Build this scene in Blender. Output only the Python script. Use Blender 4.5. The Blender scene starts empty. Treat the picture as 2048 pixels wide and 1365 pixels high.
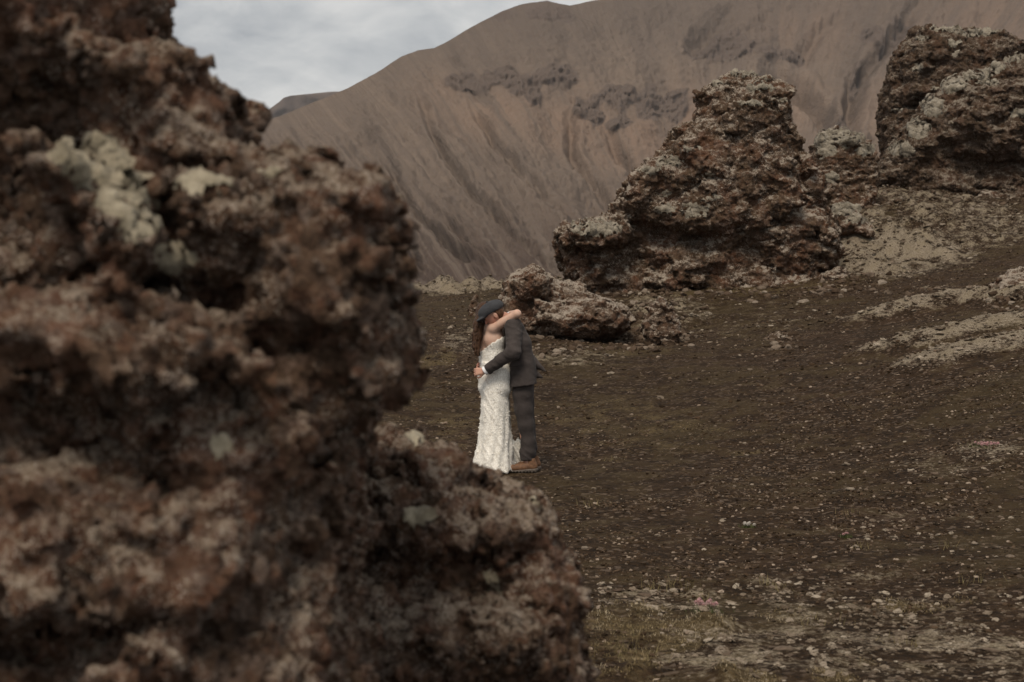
import bpy, math, random
import numpy as np
from math import radians as RAD

S = bpy.context.scene
COL = S.collection
random.seed(7)

# ------------------------------------------------------------------ camera
CAMZ, F, HY, W, H = 1.70, 2844.4, 610.0, 2048.0, 1365.0
cam = bpy.data.cameras.new('camera')
cam.lens, cam.sensor_width = 50.0, 36.0
cam.shift_y = -(H / 2 - HY) / W              # level camera, horizon a little above the middle
cam.clip_start, cam.clip_end = 0.1, 20000
cam.dof.use_dof = True
cam.dof.focus_distance = 14.4
cam.dof.aperture_fstop = 4.2
cam_o = bpy.data.objects.new('camera', cam)
cam_o.location = (0, 0, CAMZ)
cam_o.rotation_euler = (RAD(90), 0, 0)
COL.objects.link(cam_o)
S.camera = cam_o

# ------------------------------------------------------------------ sky, sun, exposure
SUN_EL, SUN_AZ = RAD(54), RAD(196)             # azimuth clockwise from +Y: over the left shoulder
world = bpy.data.worlds.new('World')
S.world = world
world.use_nodes = True
wt = world.node_tree
wt.nodes.clear()

def N(t, kind, ins=None, **props):
    n = t.nodes.new(kind)
    for k, v in props.items():
        setattr(n, k, v)
    for k, v in (ins or {}).items():
        s = n.inputs[k]
        if isinstance(v, bpy.types.NodeSocket):
            t.links.new(v, s)
        elif isinstance(v, (tuple, list)) and len(v) == 3 and s.type == 'RGBA':
            s.default_value = (*v, 1)
        else:
            s.default_value = v
    return n

def M(t, op, a, b=0.0, c=0.0, clamp=False):
    return N(t, 'ShaderNodeMath', {0: a, 1: b, 2: c}, operation=op, use_clamp=clamp).outputs[0]

def MIX(t, f, a, b, mode='MIX'):
    n = N(t, 'ShaderNodeMix', {0: f, 6: a, 7: b}, data_type='RGBA', blend_type=mode)
    return n.outputs[2]

def RAMP(t, f, stops, interp='LINEAR'):
    n = N(t, 'ShaderNodeValToRGB', {0: f})
    r = n.color_ramp
    r.interpolation = interp
    while len(r.elements) < len(stops):
        r.elements.new(0.5)
    for e, (p, c) in zip(r.elements, stops):
        e.position = p
        e.color = (*c, 1) if isinstance(c, (tuple, list)) else (c, c, c, 1)
    return n.outputs[0]

def SMOOTH(t, v, lo, hi):
    n = N(t, 'ShaderNodeMapRange', {0: v, 1: lo, 2: hi, 3: 0.0, 4: 1.0}, interpolation_type='SMOOTHSTEP', clamp=True)
    return n.outputs[0]

def NOISE(t, vec, scale, detail=4.0, rough=0.55, dist=0.0):
    return N(t, 'ShaderNodeTexNoise', {'Vector': vec, 'Scale': scale, 'Detail': detail, 'Roughness': rough, 'Distortion': dist}).outputs[0]

def VORO(t, vec, scale, feature='F1', out='Distance'):
    return N(t, 'ShaderNodeTexVoronoi', {'Vector': vec, 'Scale': scale}, feature=feature).outputs[out]

sky = N(wt, 'ShaderNodeTexSky', sky_type='NISHITA', sun_disc=False, sun_elevation=SUN_EL, sun_rotation=SUN_AZ)
tc = N(wt, 'ShaderNodeTexCoord')
sep = N(wt, 'ShaderNodeSeparateXYZ', {0: tc.outputs['Generated']})
zz = M(wt, 'ADD', M(wt, 'MAXIMUM', sep.outputs[2], 0.0), 0.16)
cv = N(wt, 'ShaderNodeCombineXYZ', {0: M(wt, 'DIVIDE', sep.outputs[0], zz), 1: M(wt, 'DIVIDE', sep.outputs[1], zz), 2: 0.0}).outputs[0]
dv = N(wt, 'ShaderNodeMapping', {'Vector': tc.outputs['Generated'], 'Scale': (1.0, 1.0, 1.9)}).outputs[0]
c1 = NOISE(wt, dv, 5.0, 6, 0.55, 0.4)
c2 = NOISE(wt, dv, 14.0, 6, 0.6, 0.5)
cl = M(wt, 'ADD', M(wt, 'MULTIPLY', c1, 0.65), M(wt, 'MULTIPLY', c2, 0.35))
ccol = RAMP(wt, cl, [(0.40, (3.6, 3.8, 4.05)), (0.48, (5.3, 5.4, 5.45)), (0.55, (6.9, 6.85, 6.7))])
smix = MIX(wt, 0.94, sky.outputs[0], ccol)
bg = N(wt, 'ShaderNodeBackground', {0: smix, 1: 0.056})
wo = N(wt, 'ShaderNodeOutputWorld', {0: bg.outputs[0]})

sun = bpy.data.lights.new('sun', 'SUN')
sun.energy = 1.5
sun.angle = RAD(22)
sun.color = (1.0, 0.89, 0.75)
sun_o = bpy.data.objects.new('sun', sun)
sun_o.rotation_euler = (RAD(90) - SUN_EL, 0, RAD(180) - SUN_AZ)
COL.objects.link(sun_o)
S.view_settings.view_transform = 'Standard'
S.view_settings.look = 'None'
S.view_settings.exposure = 0.92
S.view_settings.gamma = 1.0
S.view_settings.use_curve_mapping = False
S.render.engine = 'CYCLES'
S.cycles.max_bounces = 5
S.cycles.diffuse_bounces = 3
S.cycles.use_denoising = True

# ------------------------------------------------------------------ numeric helpers
rng = np.random.default_rng(11)
_G = rng.normal(size=(64 * 64 * 64, 3)).astype(np.float32)
_G /= np.linalg.norm(_G, axis=1, keepdims=True)
_J = rng.random((64 * 64 * 64, 3)).astype(np.float32)

def perlin(P):
    P = np.asarray(P, np.float32)
    I = np.floor(P).astype(np.int32)
    f = P - I
    u = f * f * f * (f * (f * 6 - 15) + 10)
    I &= 63
    J = (I + 1) & 63
    out = 0
    X = ((I[:, 0] << 12, 1 - u[:, 0], f[:, 0]), (J[:, 0] << 12, u[:, 0], f[:, 0] - 1))
    Y = ((I[:, 1] << 6, 1 - u[:, 1], f[:, 1]), (J[:, 1] << 6, u[:, 1], f[:, 1] - 1))
    Z = ((I[:, 2], 1 - u[:, 2], f[:, 2]), (J[:, 2], u[:, 2], f[:, 2] - 1))
    for ix, wx, fx in X:
        for iy, wy, fy in Y:
            for iz, wz, fz in Z:
                g = _G[ix | iy | iz]
                out = out + wx * wy * wz * (g[:, 0] * fx + g[:, 1] * fy + g[:, 2] * fz)
    return out

def fbm(P, oct=4, gain=0.5):
    P = np.asarray(P, np.float32)
    a, s, o = 1.0, 1.0, 0
    for k in range(oct):
        o = o + a * perlin(P * np.float32(s) + np.float32(7.31 * k))
        a *= gain
        s *= 2.03
    return o

def worley(P):
    P = np.asarray(P, np.float32)
    I = np.floor(P).astype(np.int32)
    f = P - I
    best = np.full(len(P), 9.0, np.float32)
    for dx in (-1, 0, 1):
        for dy in (-1, 0, 1):
            for dz in (-1, 0, 1):
                j = _J[(((I[:, 0] + dx) & 63) << 12) | (((I[:, 1] + dy) & 63) << 6) | ((I[:, 2] + dz) & 63)]
                d = (j[:, 0] + dx - f[:, 0]) ** 2 + (j[:, 1] + dy - f[:, 1]) ** 2 + (j[:, 2] + dz - f[:, 2]) ** 2
                np.minimum(best, d, out=best)
    return np.sqrt(best)

def facets(P):
    """broken-stone relief: every cell is a flat chip tilted its own way"""
    P = np.asarray(P, np.float32)
    I = np.floor(P).astype(np.int32)
    f = P - I
    best = np.full(len(P), 9.0, np.float32)
    val = np.zeros(len(P), np.float32)
    for dx in (-1, 0, 1):
        for dy in (-1, 0, 1):
            for dz in (-1, 0, 1):
                k = (((I[:, 0] + dx) & 63) << 12) | (((I[:, 1] + dy) & 63) << 6) | ((I[:, 2] + dz) & 63)
                j = _J[k]
                rx, ry, rz = f[:, 0] - j[:, 0] - dx, f[:, 1] - j[:, 1] - dy, f[:, 2] - j[:, 2] - dz
                d = rx * rx + ry * ry + rz * rz
                m = d < best
                g = _G[k]
                val = np.where(m, rx * g[:, 0] + ry * g[:, 1] + rz * g[:, 2] + 0.35 * (j[:, 0] - 0.5), val)
                best = np.where(m, d, best)
    return val

def sstep(v, a, b):
    t = np.clip((v - a) / (b - a), 0, 1)
    return t * t * (3 - 2 * t)

def smin(a, b, k):
    h = np.clip(0.5 + 0.5 * (b - a) / k, 0, 1)
    return b + (a - b) * h - k * h * (1 - h)

def capsule(P, a, b, ra, rb):
    a = np.asarray(a, np.float32)
    ab = np.asarray(b, np.float32) - a
    t = np.clip(((P - a) @ ab) / max(float(ab @ ab), 1e-9), 0, 1)
    return np.linalg.norm(P - a - t[:, None] * ab, axis=1) - (ra + (rb - ra) * t)

def ellipsoid(P, c, r, axes=None):
    q = P - np.asarray(c, np.float32)
    if axes is not None:
        q = q @ np.asarray(axes, np.float32).T
    r = np.asarray(r, np.float32)
    k0 = np.linalg.norm(q / r, axis=1)
    k1 = np.linalg.norm(q / (r * r), axis=1)
    return k0 * (k0 - 1) / np.maximum(k1, 1e-6)

def chain(P, pts, k=0.03):
    d = None
    for (a, ra), (b, rb) in zip(pts[:-1], pts[1:]):
        c = capsule(P, a, b, ra, rb)
        d = c if d is None else smin(d, c, k)
    return d

def nets(fn, lo, hi, h, margin=1.5, extra=0.0):
    """mesh the zero surface of fn inside the box (naive surface nets over active blocks)"""
    lo = np.asarray(lo, np.float32)
    nb = [int(math.ceil((b - a) / (4 * h))) + 1 for a, b in zip(lo, hi)]
    bx = [lo[i] + (np.arange(nb[i]) * 4 + 1.5) * h for i in range(3)]
    C = np.stack(np.meshgrid(*bx, indexing='ij'), -1).reshape(-1, 3).astype(np.float32)
    dc = fn(C)
    act = np.abs(dc) < 4 * h * margin + extra
    D = np.repeat(np.repeat(np.repeat(dc.reshape(nb), 4, 0), 4, 1), 4, 2).astype(np.float32)
    off = np.stack(np.meshgrid(*[np.arange(4)] * 3, indexing='ij'), -1).reshape(-1, 3)
    bi = np.stack(np.unravel_index(np.nonzero(act)[0], nb), -1) * 4
    gi = (bi[:, None, :] + off[None]).reshape(-1, 3)
    vals = fn((lo + gi * np.float32(h)).astype(np.float32))
    D[gi[:, 0], gi[:, 1], gi[:, 2]] = vals
    for ax in range(3):                                     # close the box
        sl = [slice(None)] * 3
        for e in (0, -1):
            sl[ax] = e
            D[tuple(sl)] = np.maximum(D[tuple(sl)], h * 0.5)
    ins = D < 0
    cnt = np.zeros([n - 1 for n in D.shape], np.int8)
    cor = [(i, j, k) for i in (0, 1) for j in (0, 1) for k in (0, 1)]
    for i, j, k in cor:
        cnt += ins[i:D.shape[0] - 1 + i, j:D.shape[1] - 1 + j, k:D.shape[2] - 1 + k]
    ac = np.nonzero((cnt > 0) & (cnt < 8))
    A = np.stack(ac, -1)
    vid = np.full(cnt.shape, -1, np.int32)
    vid[ac] = np.arange(len(A))
    cv = {c: D[A[:, 0] + c[0], A[:, 1] + c[1], A[:, 2] + c[2]] for c in cor}
    acc = np.zeros((len(A), 3), np.float32)
    n = np.zeros(len(A), np.float32)
    for c in cor:
        for ax in range(3):
            if c[ax] == 0:
                e = list(c)
                e[ax] = 1
                a, b = cv[c], cv[tuple(e)]
                m = (a < 0) != (b < 0)
                t = np.where(m, a / np.where(m, a - b, 1), 0)
                p = np.tile(np.asarray(c, np.float32), (len(A), 1))
                p[:, ax] += t
                acc += p * m[:, None]
                n += m
    V = lo + (A + acc / n[:, None]) * np.float32(h)
    Q = []
    for ax in range(3):
        u, v = (ax + 1) % 3, (ax + 2) % 3
        s0 = [slice(1, -1)] * 3
        s1 = [slice(1, -1)] * 3
        s0[ax], s1[ax] = slice(0, -1), slice(1, None)
        a, b = ins[tuple(s0)], ins[tuple(s1)]
        for m, flip in ((a & ~b, False), (~a & b, True)):
            I = np.stack(np.nonzero(m), -1)
            if not len(I):
                continue
            I[:, u] += 1
            I[:, v] += 1
            q = []
            for du, dv in ((-1, -1), (0, -1), (0, 0), (-1, 0)):
                J = I.copy()
                J[:, u] += du
                J[:, v] += dv
                q.append(vid[J[:, 0], J[:, 1], J[:, 2]])
            q = np.stack(q, -1)
            Q.append(q[:, ::-1] if flip else q)
    Q = np.concatenate(Q)
    return V.astype(np.float32), Q[(Q >= 0).all(1)]

def largest(V, Q):
    """keep only the biggest connected piece of a mesh"""
    lab = np.arange(len(V))
    while True:
        mn = lab[Q].min(1)
        new = lab.copy()
        for a in range(Q.shape[1]):
            np.minimum.at(new, Q[:, a], mn)
        new = new[new]
        new = new[new]
        if (new == lab).all():
            break
        lab = new
    keep = lab == np.bincount(lab).argmax()
    mp = np.cumsum(keep) - 1
    return V[keep], mp[Q[keep[Q[:, 0]]]]

def vnormals(V, Q):
    d1, d2 = V[Q[:, 2]] - V[Q[:, 0]], V[Q[:, -1]] - V[Q[:, 1]]
    n = np.cross(d1, d2)
    o = np.zeros_like(V)
    for k in range(Q.shape[1]):
        for c in range(3):
            o[:, c] += np.bincount(Q[:, k], n[:, c], len(V))
    return o / np.maximum(np.linalg.norm(o, axis=1, keepdims=True), 1e-9)

def mesh_obj(name, V, Q, mats, parent=None, origin=None, attrs=None, smooth=True, fmat=None):
    """one mesh object; V in world space (or the parent's space when origin is None and parent given)"""
    V = np.asarray(V, np.float32)
    o = np.zeros(3, np.float32) if origin is None else np.asarray(origin, np.float32)
    me = bpy.data.meshes.new(name)
    Q = np.asarray(Q, np.int32)
    k = Q.shape[1]
    me.vertices.add(len(V))
    me.vertices.foreach_set('co', (V - o).ravel())
    me.loops.add(Q.size)
    me.loops.foreach_set('vertex_index', Q.ravel())
    me.polygons.add(len(Q))
    me.polygons.foreach_set('loop_start', np.arange(len(Q), dtype=np.int32) * k)
    me.polygons.foreach_set('loop_total', np.full(len(Q), k, np.int32))
    for m in (mats if isinstance(mats, (list, tuple)) else [mats]):
        me.materials.append(m)
    if fmat is not None:
        me.polygons.foreach_set('material_index', np.asarray(fmat, np.int32))
    me.polygons.foreach_set('use_smooth', np.full(len(Q), smooth, bool))
    for an, av in (attrs or {}).items():
        me.attributes.new(an, 'FLOAT', 'POINT').data.foreach_set('value', np.asarray(av, np.float32))
    me.update(calc_edges=True)
    me.validate()
    ob = bpy.data.objects.new(name, me)
    COL.objects.link(ob)
    if parent is not None:
        ob.parent = parent
        if origin is not None:
            ob.location = o - np.asarray(parent.location, np.float32)
    else:
        ob.location = o
    return ob

def empty(name, loc):
    o = bpy.data.objects.new(name, None)
    o.location = loc
    o.empty_display_size = 0.2
    COL.objects.link(o)
    return o

def tag(o, label=None, cat=None, group=None, kind=None):
    for k, v in (('label', label), ('category', cat), ('group', group), ('kind', kind)):
        if v:
            o[k] = v
    return o

def at(px, py, Y):
    return np.array([(px - 1024) / F * Y, Y, CAMZ + (HY - py) / F * Y], np.float32)

def proj(V):
    return 1024 + V[:, 0] / V[:, 1] * F, HY - (V[:, 2] - CAMZ) / V[:, 1] * F

# ------------------------------------------------------------------ materials
def new_mat(name):
    m = bpy.data.materials.new(name)
    m.use_nodes = True
    t = m.node_tree
    b = t.nodes['Principled BSDF']
    b.inputs['Specular IOR Level'].default_value = 0.25
    return m, t, b

def bump(t, b, h, strength=0.6, dist=0.02):
    n = N(t, 'ShaderNodeBump', {'Height': h, 'Strength': strength, 'Distance': dist})
    t.links.new(n.outputs[0], b.inputs['Normal'])

def rock_mat(name, sc, lichen=0.5, dark=(0.030, 0.018, 0.010), mid=(0.125, 0.082, 0.053), red=(0.165, 0.078, 0.045),
             pale=(0.41, 0.355, 0.295), speck=0.85, redness=0.55, clast_mix=0.35):
    """porous volcanic rock; sc = size of its clasts in metres"""
    m, t, b = new_mat(name)
    c = N(t, 'ShaderNodeTexCoord').outputs['Object']
    g = N(t, 'ShaderNodeNewGeometry')
    nz = N(t, 'ShaderNodeSeparateXYZ', {0: g.outputs['Normal']}).outputs[2]
    n_big = NOISE(t, c, 0.22 / sc, 5, 0.6, 0.4)
    n_mid = NOISE(t, c, 1.0 / sc, 7, 0.65, 0.3)
    n_fine = NOISE(t, c, 5.0 / sc, 5, 0.7)
    cells = N(t, 'ShaderNodeTexVoronoi', {'Vector': c, 'Scale': 1.6 / sc, 'Randomness': 1.0})
    cell_v = N(t, 'ShaderNodeSeparateColor', {0: cells.outputs['Color']}).outputs[0]
    n_big2 = NOISE(t, N(t, 'ShaderNodeMapping', {'Vector': c, 'Location': (7.3, 2.1, 4.4)}).outputs[0], 0.35 / sc, 4, 0.6, 0.5)
    grit = NOISE(t, c, 11.0 / sc, 3, 0.7)
    base = MIX(t, SMOOTH(t, M(t, 'ADD', M(t, 'MULTIPLY', n_mid, 0.6), M(t, 'MULTIPLY', n_fine, 0.4)), 0.38, 0.60), dark, mid)
    base = MIX(t, M(t, 'MULTIPLY', SMOOTH(t, n_big, 0.47, 0.62), redness), base, MIX(t, n_fine, (red[0] * .6, red[1] * .5, red[2] * .45), red))
    base = MIX(t, M(t, 'MULTIPLY', SMOOTH(t, n_fine, 0.3, 0.6), clast_mix), base, RAMP(t, cell_v, [(0.0, (0.022, 0.013, 0.008)), (0.35, mid), (0.6, red), (0.8, (0.20, 0.145, 0.115)), (1.0, (0.27, 0.215, 0.18))]))
    base = MIX(t, M(t, 'MULTIPLY', SMOOTH(t, grit, 0.44, 0.62), 0.5), base, MIX(t, 0.5, base, (0.02, 0.012, 0.007)))
    # grey lichen: thickest on upward faces, broken up by grit
    up = M(t, 'ADD', M(t, 'MULTIPLY', nz, 0.75), M(t, 'MULTIPLY', M(t, 'SUBTRACT', n_mid, 0.5), 2.4))
    up = M(t, 'ADD', up, M(t, 'MULTIPLY', M(t, 'SUBTRACT', n_big2, 0.5), 2.4))
    up = M(t, 'ADD', up, M(t, 'MULTIPLY', M(t, 'SUBTRACT', n_fine, 0.5), 2.6))
    lm = M(t, 'MULTIPLY', SMOOTH(t, up, 0.75 - 0.75 * lichen, 1.25 - 0.75 * lichen), 0.88)
    lcol = MIX(t, SMOOTH(t, grit, 0.35, 0.65), (pale[0] * 0.48, pale[1] * 0.45, pale[2] * 0.41), pale)
    base = MIX(t, lm, base, lcol)
    sp = VORO(t, c, 6.0 / sc)
    spm = M(t, 'MULTIPLY', SMOOTH(t, M(t, 'SUBTRACT', 0.34, sp), 0.02, 0.12), SMOOTH(t, n_big2, 0.44, 0.60))
    base = MIX(t, M(t, 'MULTIPLY', spm, speck), base, (0.44, 0.38, 0.32))
    t.links.new(base, b.inputs['Base Color'])
    b.inputs['Roughness'].default_value = 0.92
    b.inputs['Specular IOR Level'].default_value = 0.15
    hgt = M(t, 'ADD', M(t, 'MULTIPLY', n_fine, 0.5), n_mid)
    hgt = M(t, 'SUBTRACT', hgt, M(t, 'MULTIPLY', VORO(t, c, 2.6 / sc), 0.35))
    bump(t, b, hgt, 0.9, sc * 0.5)
    return m

def moss_mat(name, a, b_, sc=0.03):
    m, t, b = new_mat(name)
    c = N(t, 'ShaderNodeTexCoord').outputs['Object']
    n1 = NOISE(t, c, 0.35 / sc, 4)
    n2 = NOISE(t, c, 2.2 / sc, 5, 0.7)
    f = M(t, 'ADD', M(t, 'MULTIPLY', n1, 0.6), M(t, 'MULTIPLY', n2, 0.5))
    col = MIX(t, SMOOTH(t, f, 0.38, 0.68), a, b_)
    t.links.new(col, b.inputs['Base Color'])
    b.inputs['Roughness'].default_value = 1.0
    b.inputs['Specular IOR Level'].default_value = 0.05
    b.inputs['Sheen Weight'].default_value = 0.15
    bump(t, b, M(t, 'SUBTRACT', n2, M(t, 'MULTIPLY', VORO(t, c, 1.6 / sc), 0.6)), 0.9, sc * 0.6)
    return m

def plain_mat(name, col, rough=0.8, var=0.25, scale=60.0, bmp=0.0, spec=0.2, sheen=0.0):
    m, t, b = new_mat(name)
    c = N(t, 'ShaderNodeTexCoord').outputs['Object']
    n = NOISE(t, c, scale, 4, 0.6)
    lo = tuple(x * (1 - var) for x in col)
    hi = tuple(min(1, x * (1 + var)) for x in col)
    t.links.new(MIX(t, SMOOTH(t, n, 0.3, 0.7), lo, hi), b.inputs['Base Color'])
    b.inputs['Roughness'].default_value = rough
    b.inputs['Specular IOR Level'].default_value = spec
    b.inputs['Sheen Weight'].default_value = sheen
    if bmp:
        bump(t, b, n, bmp, 0.01)
    return m

MAT = {}
MAT['rock_near'] = rock_mat('lava_rock_near', 0.042, 0.38, mid=(0.135, 0.083, 0.054), dark=(0.016, 0.009, 0.005), red=(0.165, 0.078, 0.048), pale=(0.34, 0.275, 0.215), speck=0.9, clast_mix=0.5, redness=0.5)
MAT['rock_mid'] = rock_mat('lava_rock_mid', 0.16, 0.56)
MAT['rock_dark'] = rock_mat('lava_rock_dark', 0.16, 0.44, dark=(0.022, 0.014, 0.008), mid=(0.092, 0.061, 0.040), red=(0.11, 0.060, 0.037), pale=(0.27, 0.23, 0.185), speck=0.6)
MAT['rock_out'] = rock_mat('lava_rock_outcrop', 0.10, 0.62, mid=(0.15, 0.100, 0.069))
MAT['moss_pale'] = moss_mat('pale_moss', (0.10, 0.082, 0.058), (0.30, 0.262, 0.205), 0.07)
MAT['moss_cream'] = moss_mat('cream_moss', (0.17, 0.14, 0.09), (0.40, 0.345, 0.25), 0.02)

# ------------------------------------------------------------------ ground height
_cp = [(1000, 945, 14.4), (1300, 800, 19), (1300, 690, 26), (1100, 682, 25), (900, 650, 28), (700, 620, 32), (850, 581, 40), (1000, 573, 40),
       (1250, 590, 33), (1420, 578, 33), (1600, 566, 33), (1680, 480, 37), (1720, 385, 43), (1900, 392, 43), (2050, 395, 42), (1900, 500, 35),
       (2060, 510, 33), (2010, 620, 23), (1750, 665, 23), (2060, 725, 17), (1700, 770, 18), (2060, 905, 12.5), (2060, 1100, 9.2),
       (1700, 905, 14.2), (1500, 660, 26), (600, 945, 14.4), (500, 700, 24), (400, 580, 40), (1200, 575, 42), (1550, 480, 44)]
_CP = [at(*c) for c in _cp]
for x in (-5, -2, 0, 2.2, 5):
    for y in (-6, 1, 4, 7, 10):
        _CP.append(np.array([x, y, 0.0 if x < 4 else 0.1]))
_CP += [np.array(v, float) for v in ((-9, 14, 0.2), (-16, 30, 1.4), (-22, 42, 2.4), (10, 12, 0.7), (18, 24, 3.6), (26, 40, 7.0))]
_CP = np.array(_CP, float)

def _tk(a, b):
    r2 = ((a[:, None, :] - b[None]) ** 2).sum(-1)
    return 0.5 * r2 * np.log(r2 + 1e-9)
_n = len(_CP)
_A = np.zeros((_n + 3, _n + 3))
_A[:_n, :_n] = _tk(_CP[:, :2], _CP[:, :2]) + np.eye(_n) * 0.6
_A[:_n, _n] = 1
_A[:_n, _n + 1:] = _CP[:, :2]
_A[_n:, :_n] = _A[:_n, _n:].T
_wt = np.linalg.solve(_A, np.r_[_CP[:, 2], 0, 0, 0])

def base_z(x, y):
    x = np.asarray(x, float)
    y = np.asarray(y, float)
    yc = np.minimum(y, 44 + 0 * y)
    xc = np.clip(x, -22, 26)
    p = np.stack([xc, yc], -1)
    z = np.zeros(len(p))
    for i in range(0, len(p), 60000):
        q = p[i:i + 60000]
        z[i:i + 60000] = _tk(q, _CP[:, :2]) @ _wt[:_n] + _wt[_n] + q @ _wt[_n + 1:]
    d = np.maximum(y - 42, 0)
    return z - np.minimum(d * d * 0.02, 0.33 * d) * (1 + 0 * x)

def ground_at(px, py, y0=3.0, y1=60.0):
    """world point where the picture point meets the ground sheet"""
    Y = np.linspace(y0, y1, 1500)
    X = (px - 1024) / F * Y
    Z = CAMZ + (HY - py) / F * Y
    g = base_z(X, Y)
    k = np.nonzero(Z <= g)[0]
    k = k[0] if len(k) else len(Y) - 1
    return np.array([X[k], Y[k], g[k]])

# low gravel berms on the right, pale with lichen
BERMS = [([(1640, 655), (1720, 646), (1830, 628), (1930, 612), (2060, 604)], 0.30, 0.50),
         ([(1680, 722), (1760, 706), (1860, 690), (1960, 668), (2060, 655)], 0.25, 0.50),
         ([(1750, 752), (1840, 735), (1940, 712), (2060, 690)], 0.20, 0.60)]
BERMS = [([ground_at(*p)[:2] for p in pts], hh, ww) for pts, hh, ww in BERMS]

def seg_dist(x, y, pts):
    d = np.full(len(x), 1e9)
    tt = np.zeros(len(x))
    L = len(pts) - 1
    for i in range(L):
        a, b = np.array(pts[i]), np.array(pts[i + 1])
        ab = b - a
        t = np.clip(((x - a[0]) * ab[0] + (y - a[1]) * ab[1]) / (ab @ ab), 0, 1)
        q = np.hypot(x - a[0] - t * ab[0], y - a[1] - t * ab[1])
        tt = np.where(q < d, (i + t) / L, tt)
        d = np.minimum(d, q)
    return d, tt

# ground regions given by a picture ellipse, turned into world discs: (px, py, rx_px, ry_px, strength)
PALE = [(900, 582, 140, 10, 1.0), (1010, 575, 60, 10, 0.8), (930, 680, 60, 34, 0.55), (1130, 715, 160, 26, 0.45), (1330, 625, 110, 50, 0.6), (1180, 575, 120, 18, .7),
        (1750, 500, 170, 66, 1.0), (1690, 530, 90, 32, 1.0), (1830, 500, 130, 50, 0.8), (1850, 465, 160, 60, 0.6), (1720, 430, 70, 40, 0.7), (1950, 450, 150, 60, 0.6), (1880, 580, 40, 12, 0.5),
        (1970, 900, 70, 26, 0.6), (1900, 930, 160, 40, 0.30), (1560, 670, 30, 10, 0.7), (1480, 640, 220, 60, 0.25),
        (1320, 1200, 190, 34, 0.62), (1500, 1310, 240, 70, 0.56), (1850, 1310, 300, 100, 0.55), (1700, 1210, 360, 80, 0.42), (1900, 1080, 280, 100, 0.18)]
GREEN = [(1270, 1240, 110, 50, 1.0), (1500, 1355, 70, 22, 1.0), (1660, 1360, 60, 16, 1.0), (1240, 1330, 90, 60, 0.9), (1420, 1262, 70, 24, 0.9), (1740, 1330, 34, 14, 1.0),
         (1330, 1290, 90, 40, 0.7), (1620, 1240, 110, 24, 0.55), (1850, 1210, 120, 26, 0.5), (1600, 1180, 80, 14, 0.5), (870, 720, 50, 30, 0.8), (900, 860, 70, 60, 0.5),
         (1250, 700, 130, 14, 0.5), (1320, 682, 40, 8, 1.0), (1500, 580, 260, 14, 0.8), (1800, 530, 60, 22, 0.5), (1260, 850, 200, 90, 0.4), (1400, 860, 60, 12, .6), (1490, 905, 50, 8, .8)]

def regions(lst):
    out = []
    for px, py, rx, ry, s in lst:
        c = ground_at(px, py)
        f = ground_at(px, max(py - ry, 560 if px < 1300 else 380))
        n = ground_at(px, py + ry)
        out.append((c[0], c[1], max(rx / F * c[1], 0.05), max(abs(f[1] - c[1]), 0.08), max(abs(c[1] - n[1]), 0.08), s))
    return out
PALE_R, GREEN_R = regions(PALE), regions(GREEN)

def region_mask(x, y, regs):
    m = np.zeros(len(x))
    for cx, cy, rx, rf, rn, s in regs:
        dy = y - cy
        q = np.sqrt(((x - cx) / rx) ** 2 + (dy / np.where(dy > 0, rf, rn)) ** 2)
        m = np.maximum(m, s * (1 - sstep(q, 0.45, 1.25)))
    return m

def ground_full(x, y, masks=False):
    x = np.asarray(x, float)
    y = np.asarray(y, float)
    z = base_z(x, y)
    P = np.stack([x, y, 0 * x], -1)
    near = 1 - sstep(y, 40, 70)
    pale = region_mask(x, y, PALE_R)
    green = region_mask(x, y, GREEN_R)
    pale0 = pale
    nb = fbm(P * 0.9, 3)
    ns = fbm(P * 4.3 + 3, 3)
    for pts, hh, ww in BERMS:
        d, t = seg_dist(x, y, pts)
        prof = np.exp(-(d / ww) ** 2 * (1 + 0.5 * nb)) * (0.25 + 0.75 * sstep(t, 0.0, 0.5)) * sstep(t, 0.0, 0.08)
        z = z + hh * prof * (1 + 0.12 * ns)
        pale = np.maximum(pale, 0.82 * sstep(prof, 0.10, 0.6))
    pale = np.clip(pale * (1.0 + 1.0 * ns + 0.4 * nb), 0, 1)
    green = np.clip(green * (0.75 + 2.6 * fbm(P * 2.6 + 9, 4, 0.6)), 0, 1)
    lump = np.maximum(0.5 - worley(P * 2.4 + 5), 0)
    z = z + near * (0.05 * nb + 0.016 * ns + 0.16 * lump * green * (y < 16) + 0.10 * lump * pale0 + 0.8 * np.maximum(0.55 - worley(P * 1.1), 0) * pale0 * sstep(y, 24, 30))
    z = z + 0.006 * near * perlin(P * 17)
    return (z, pale, green) if masks else z

def fan(rows, cols, y0, y1, hw0, hwk):
    v = np.geomspace(y0 + 3, y1 + 3, rows) - 3
    s = np.linspace(-1, 1, cols)
    Yg = np.repeat(v, cols)
    Xg = np.tile(s, rows) * (hw0 + hwk * np.repeat(v, cols))
    i = (np.arange(rows - 1)[:, None] * cols + np.arange(cols - 1)[None]).ravel()
    return Xg, Yg, np.stack([i, i + 1, i + cols + 1, i + cols], -1)

gx, gy, gq = fan(620, 400, -2.0, 150, 3.2, 0.50)
gz, gp, gg = ground_full(gx, gy, True)

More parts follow.
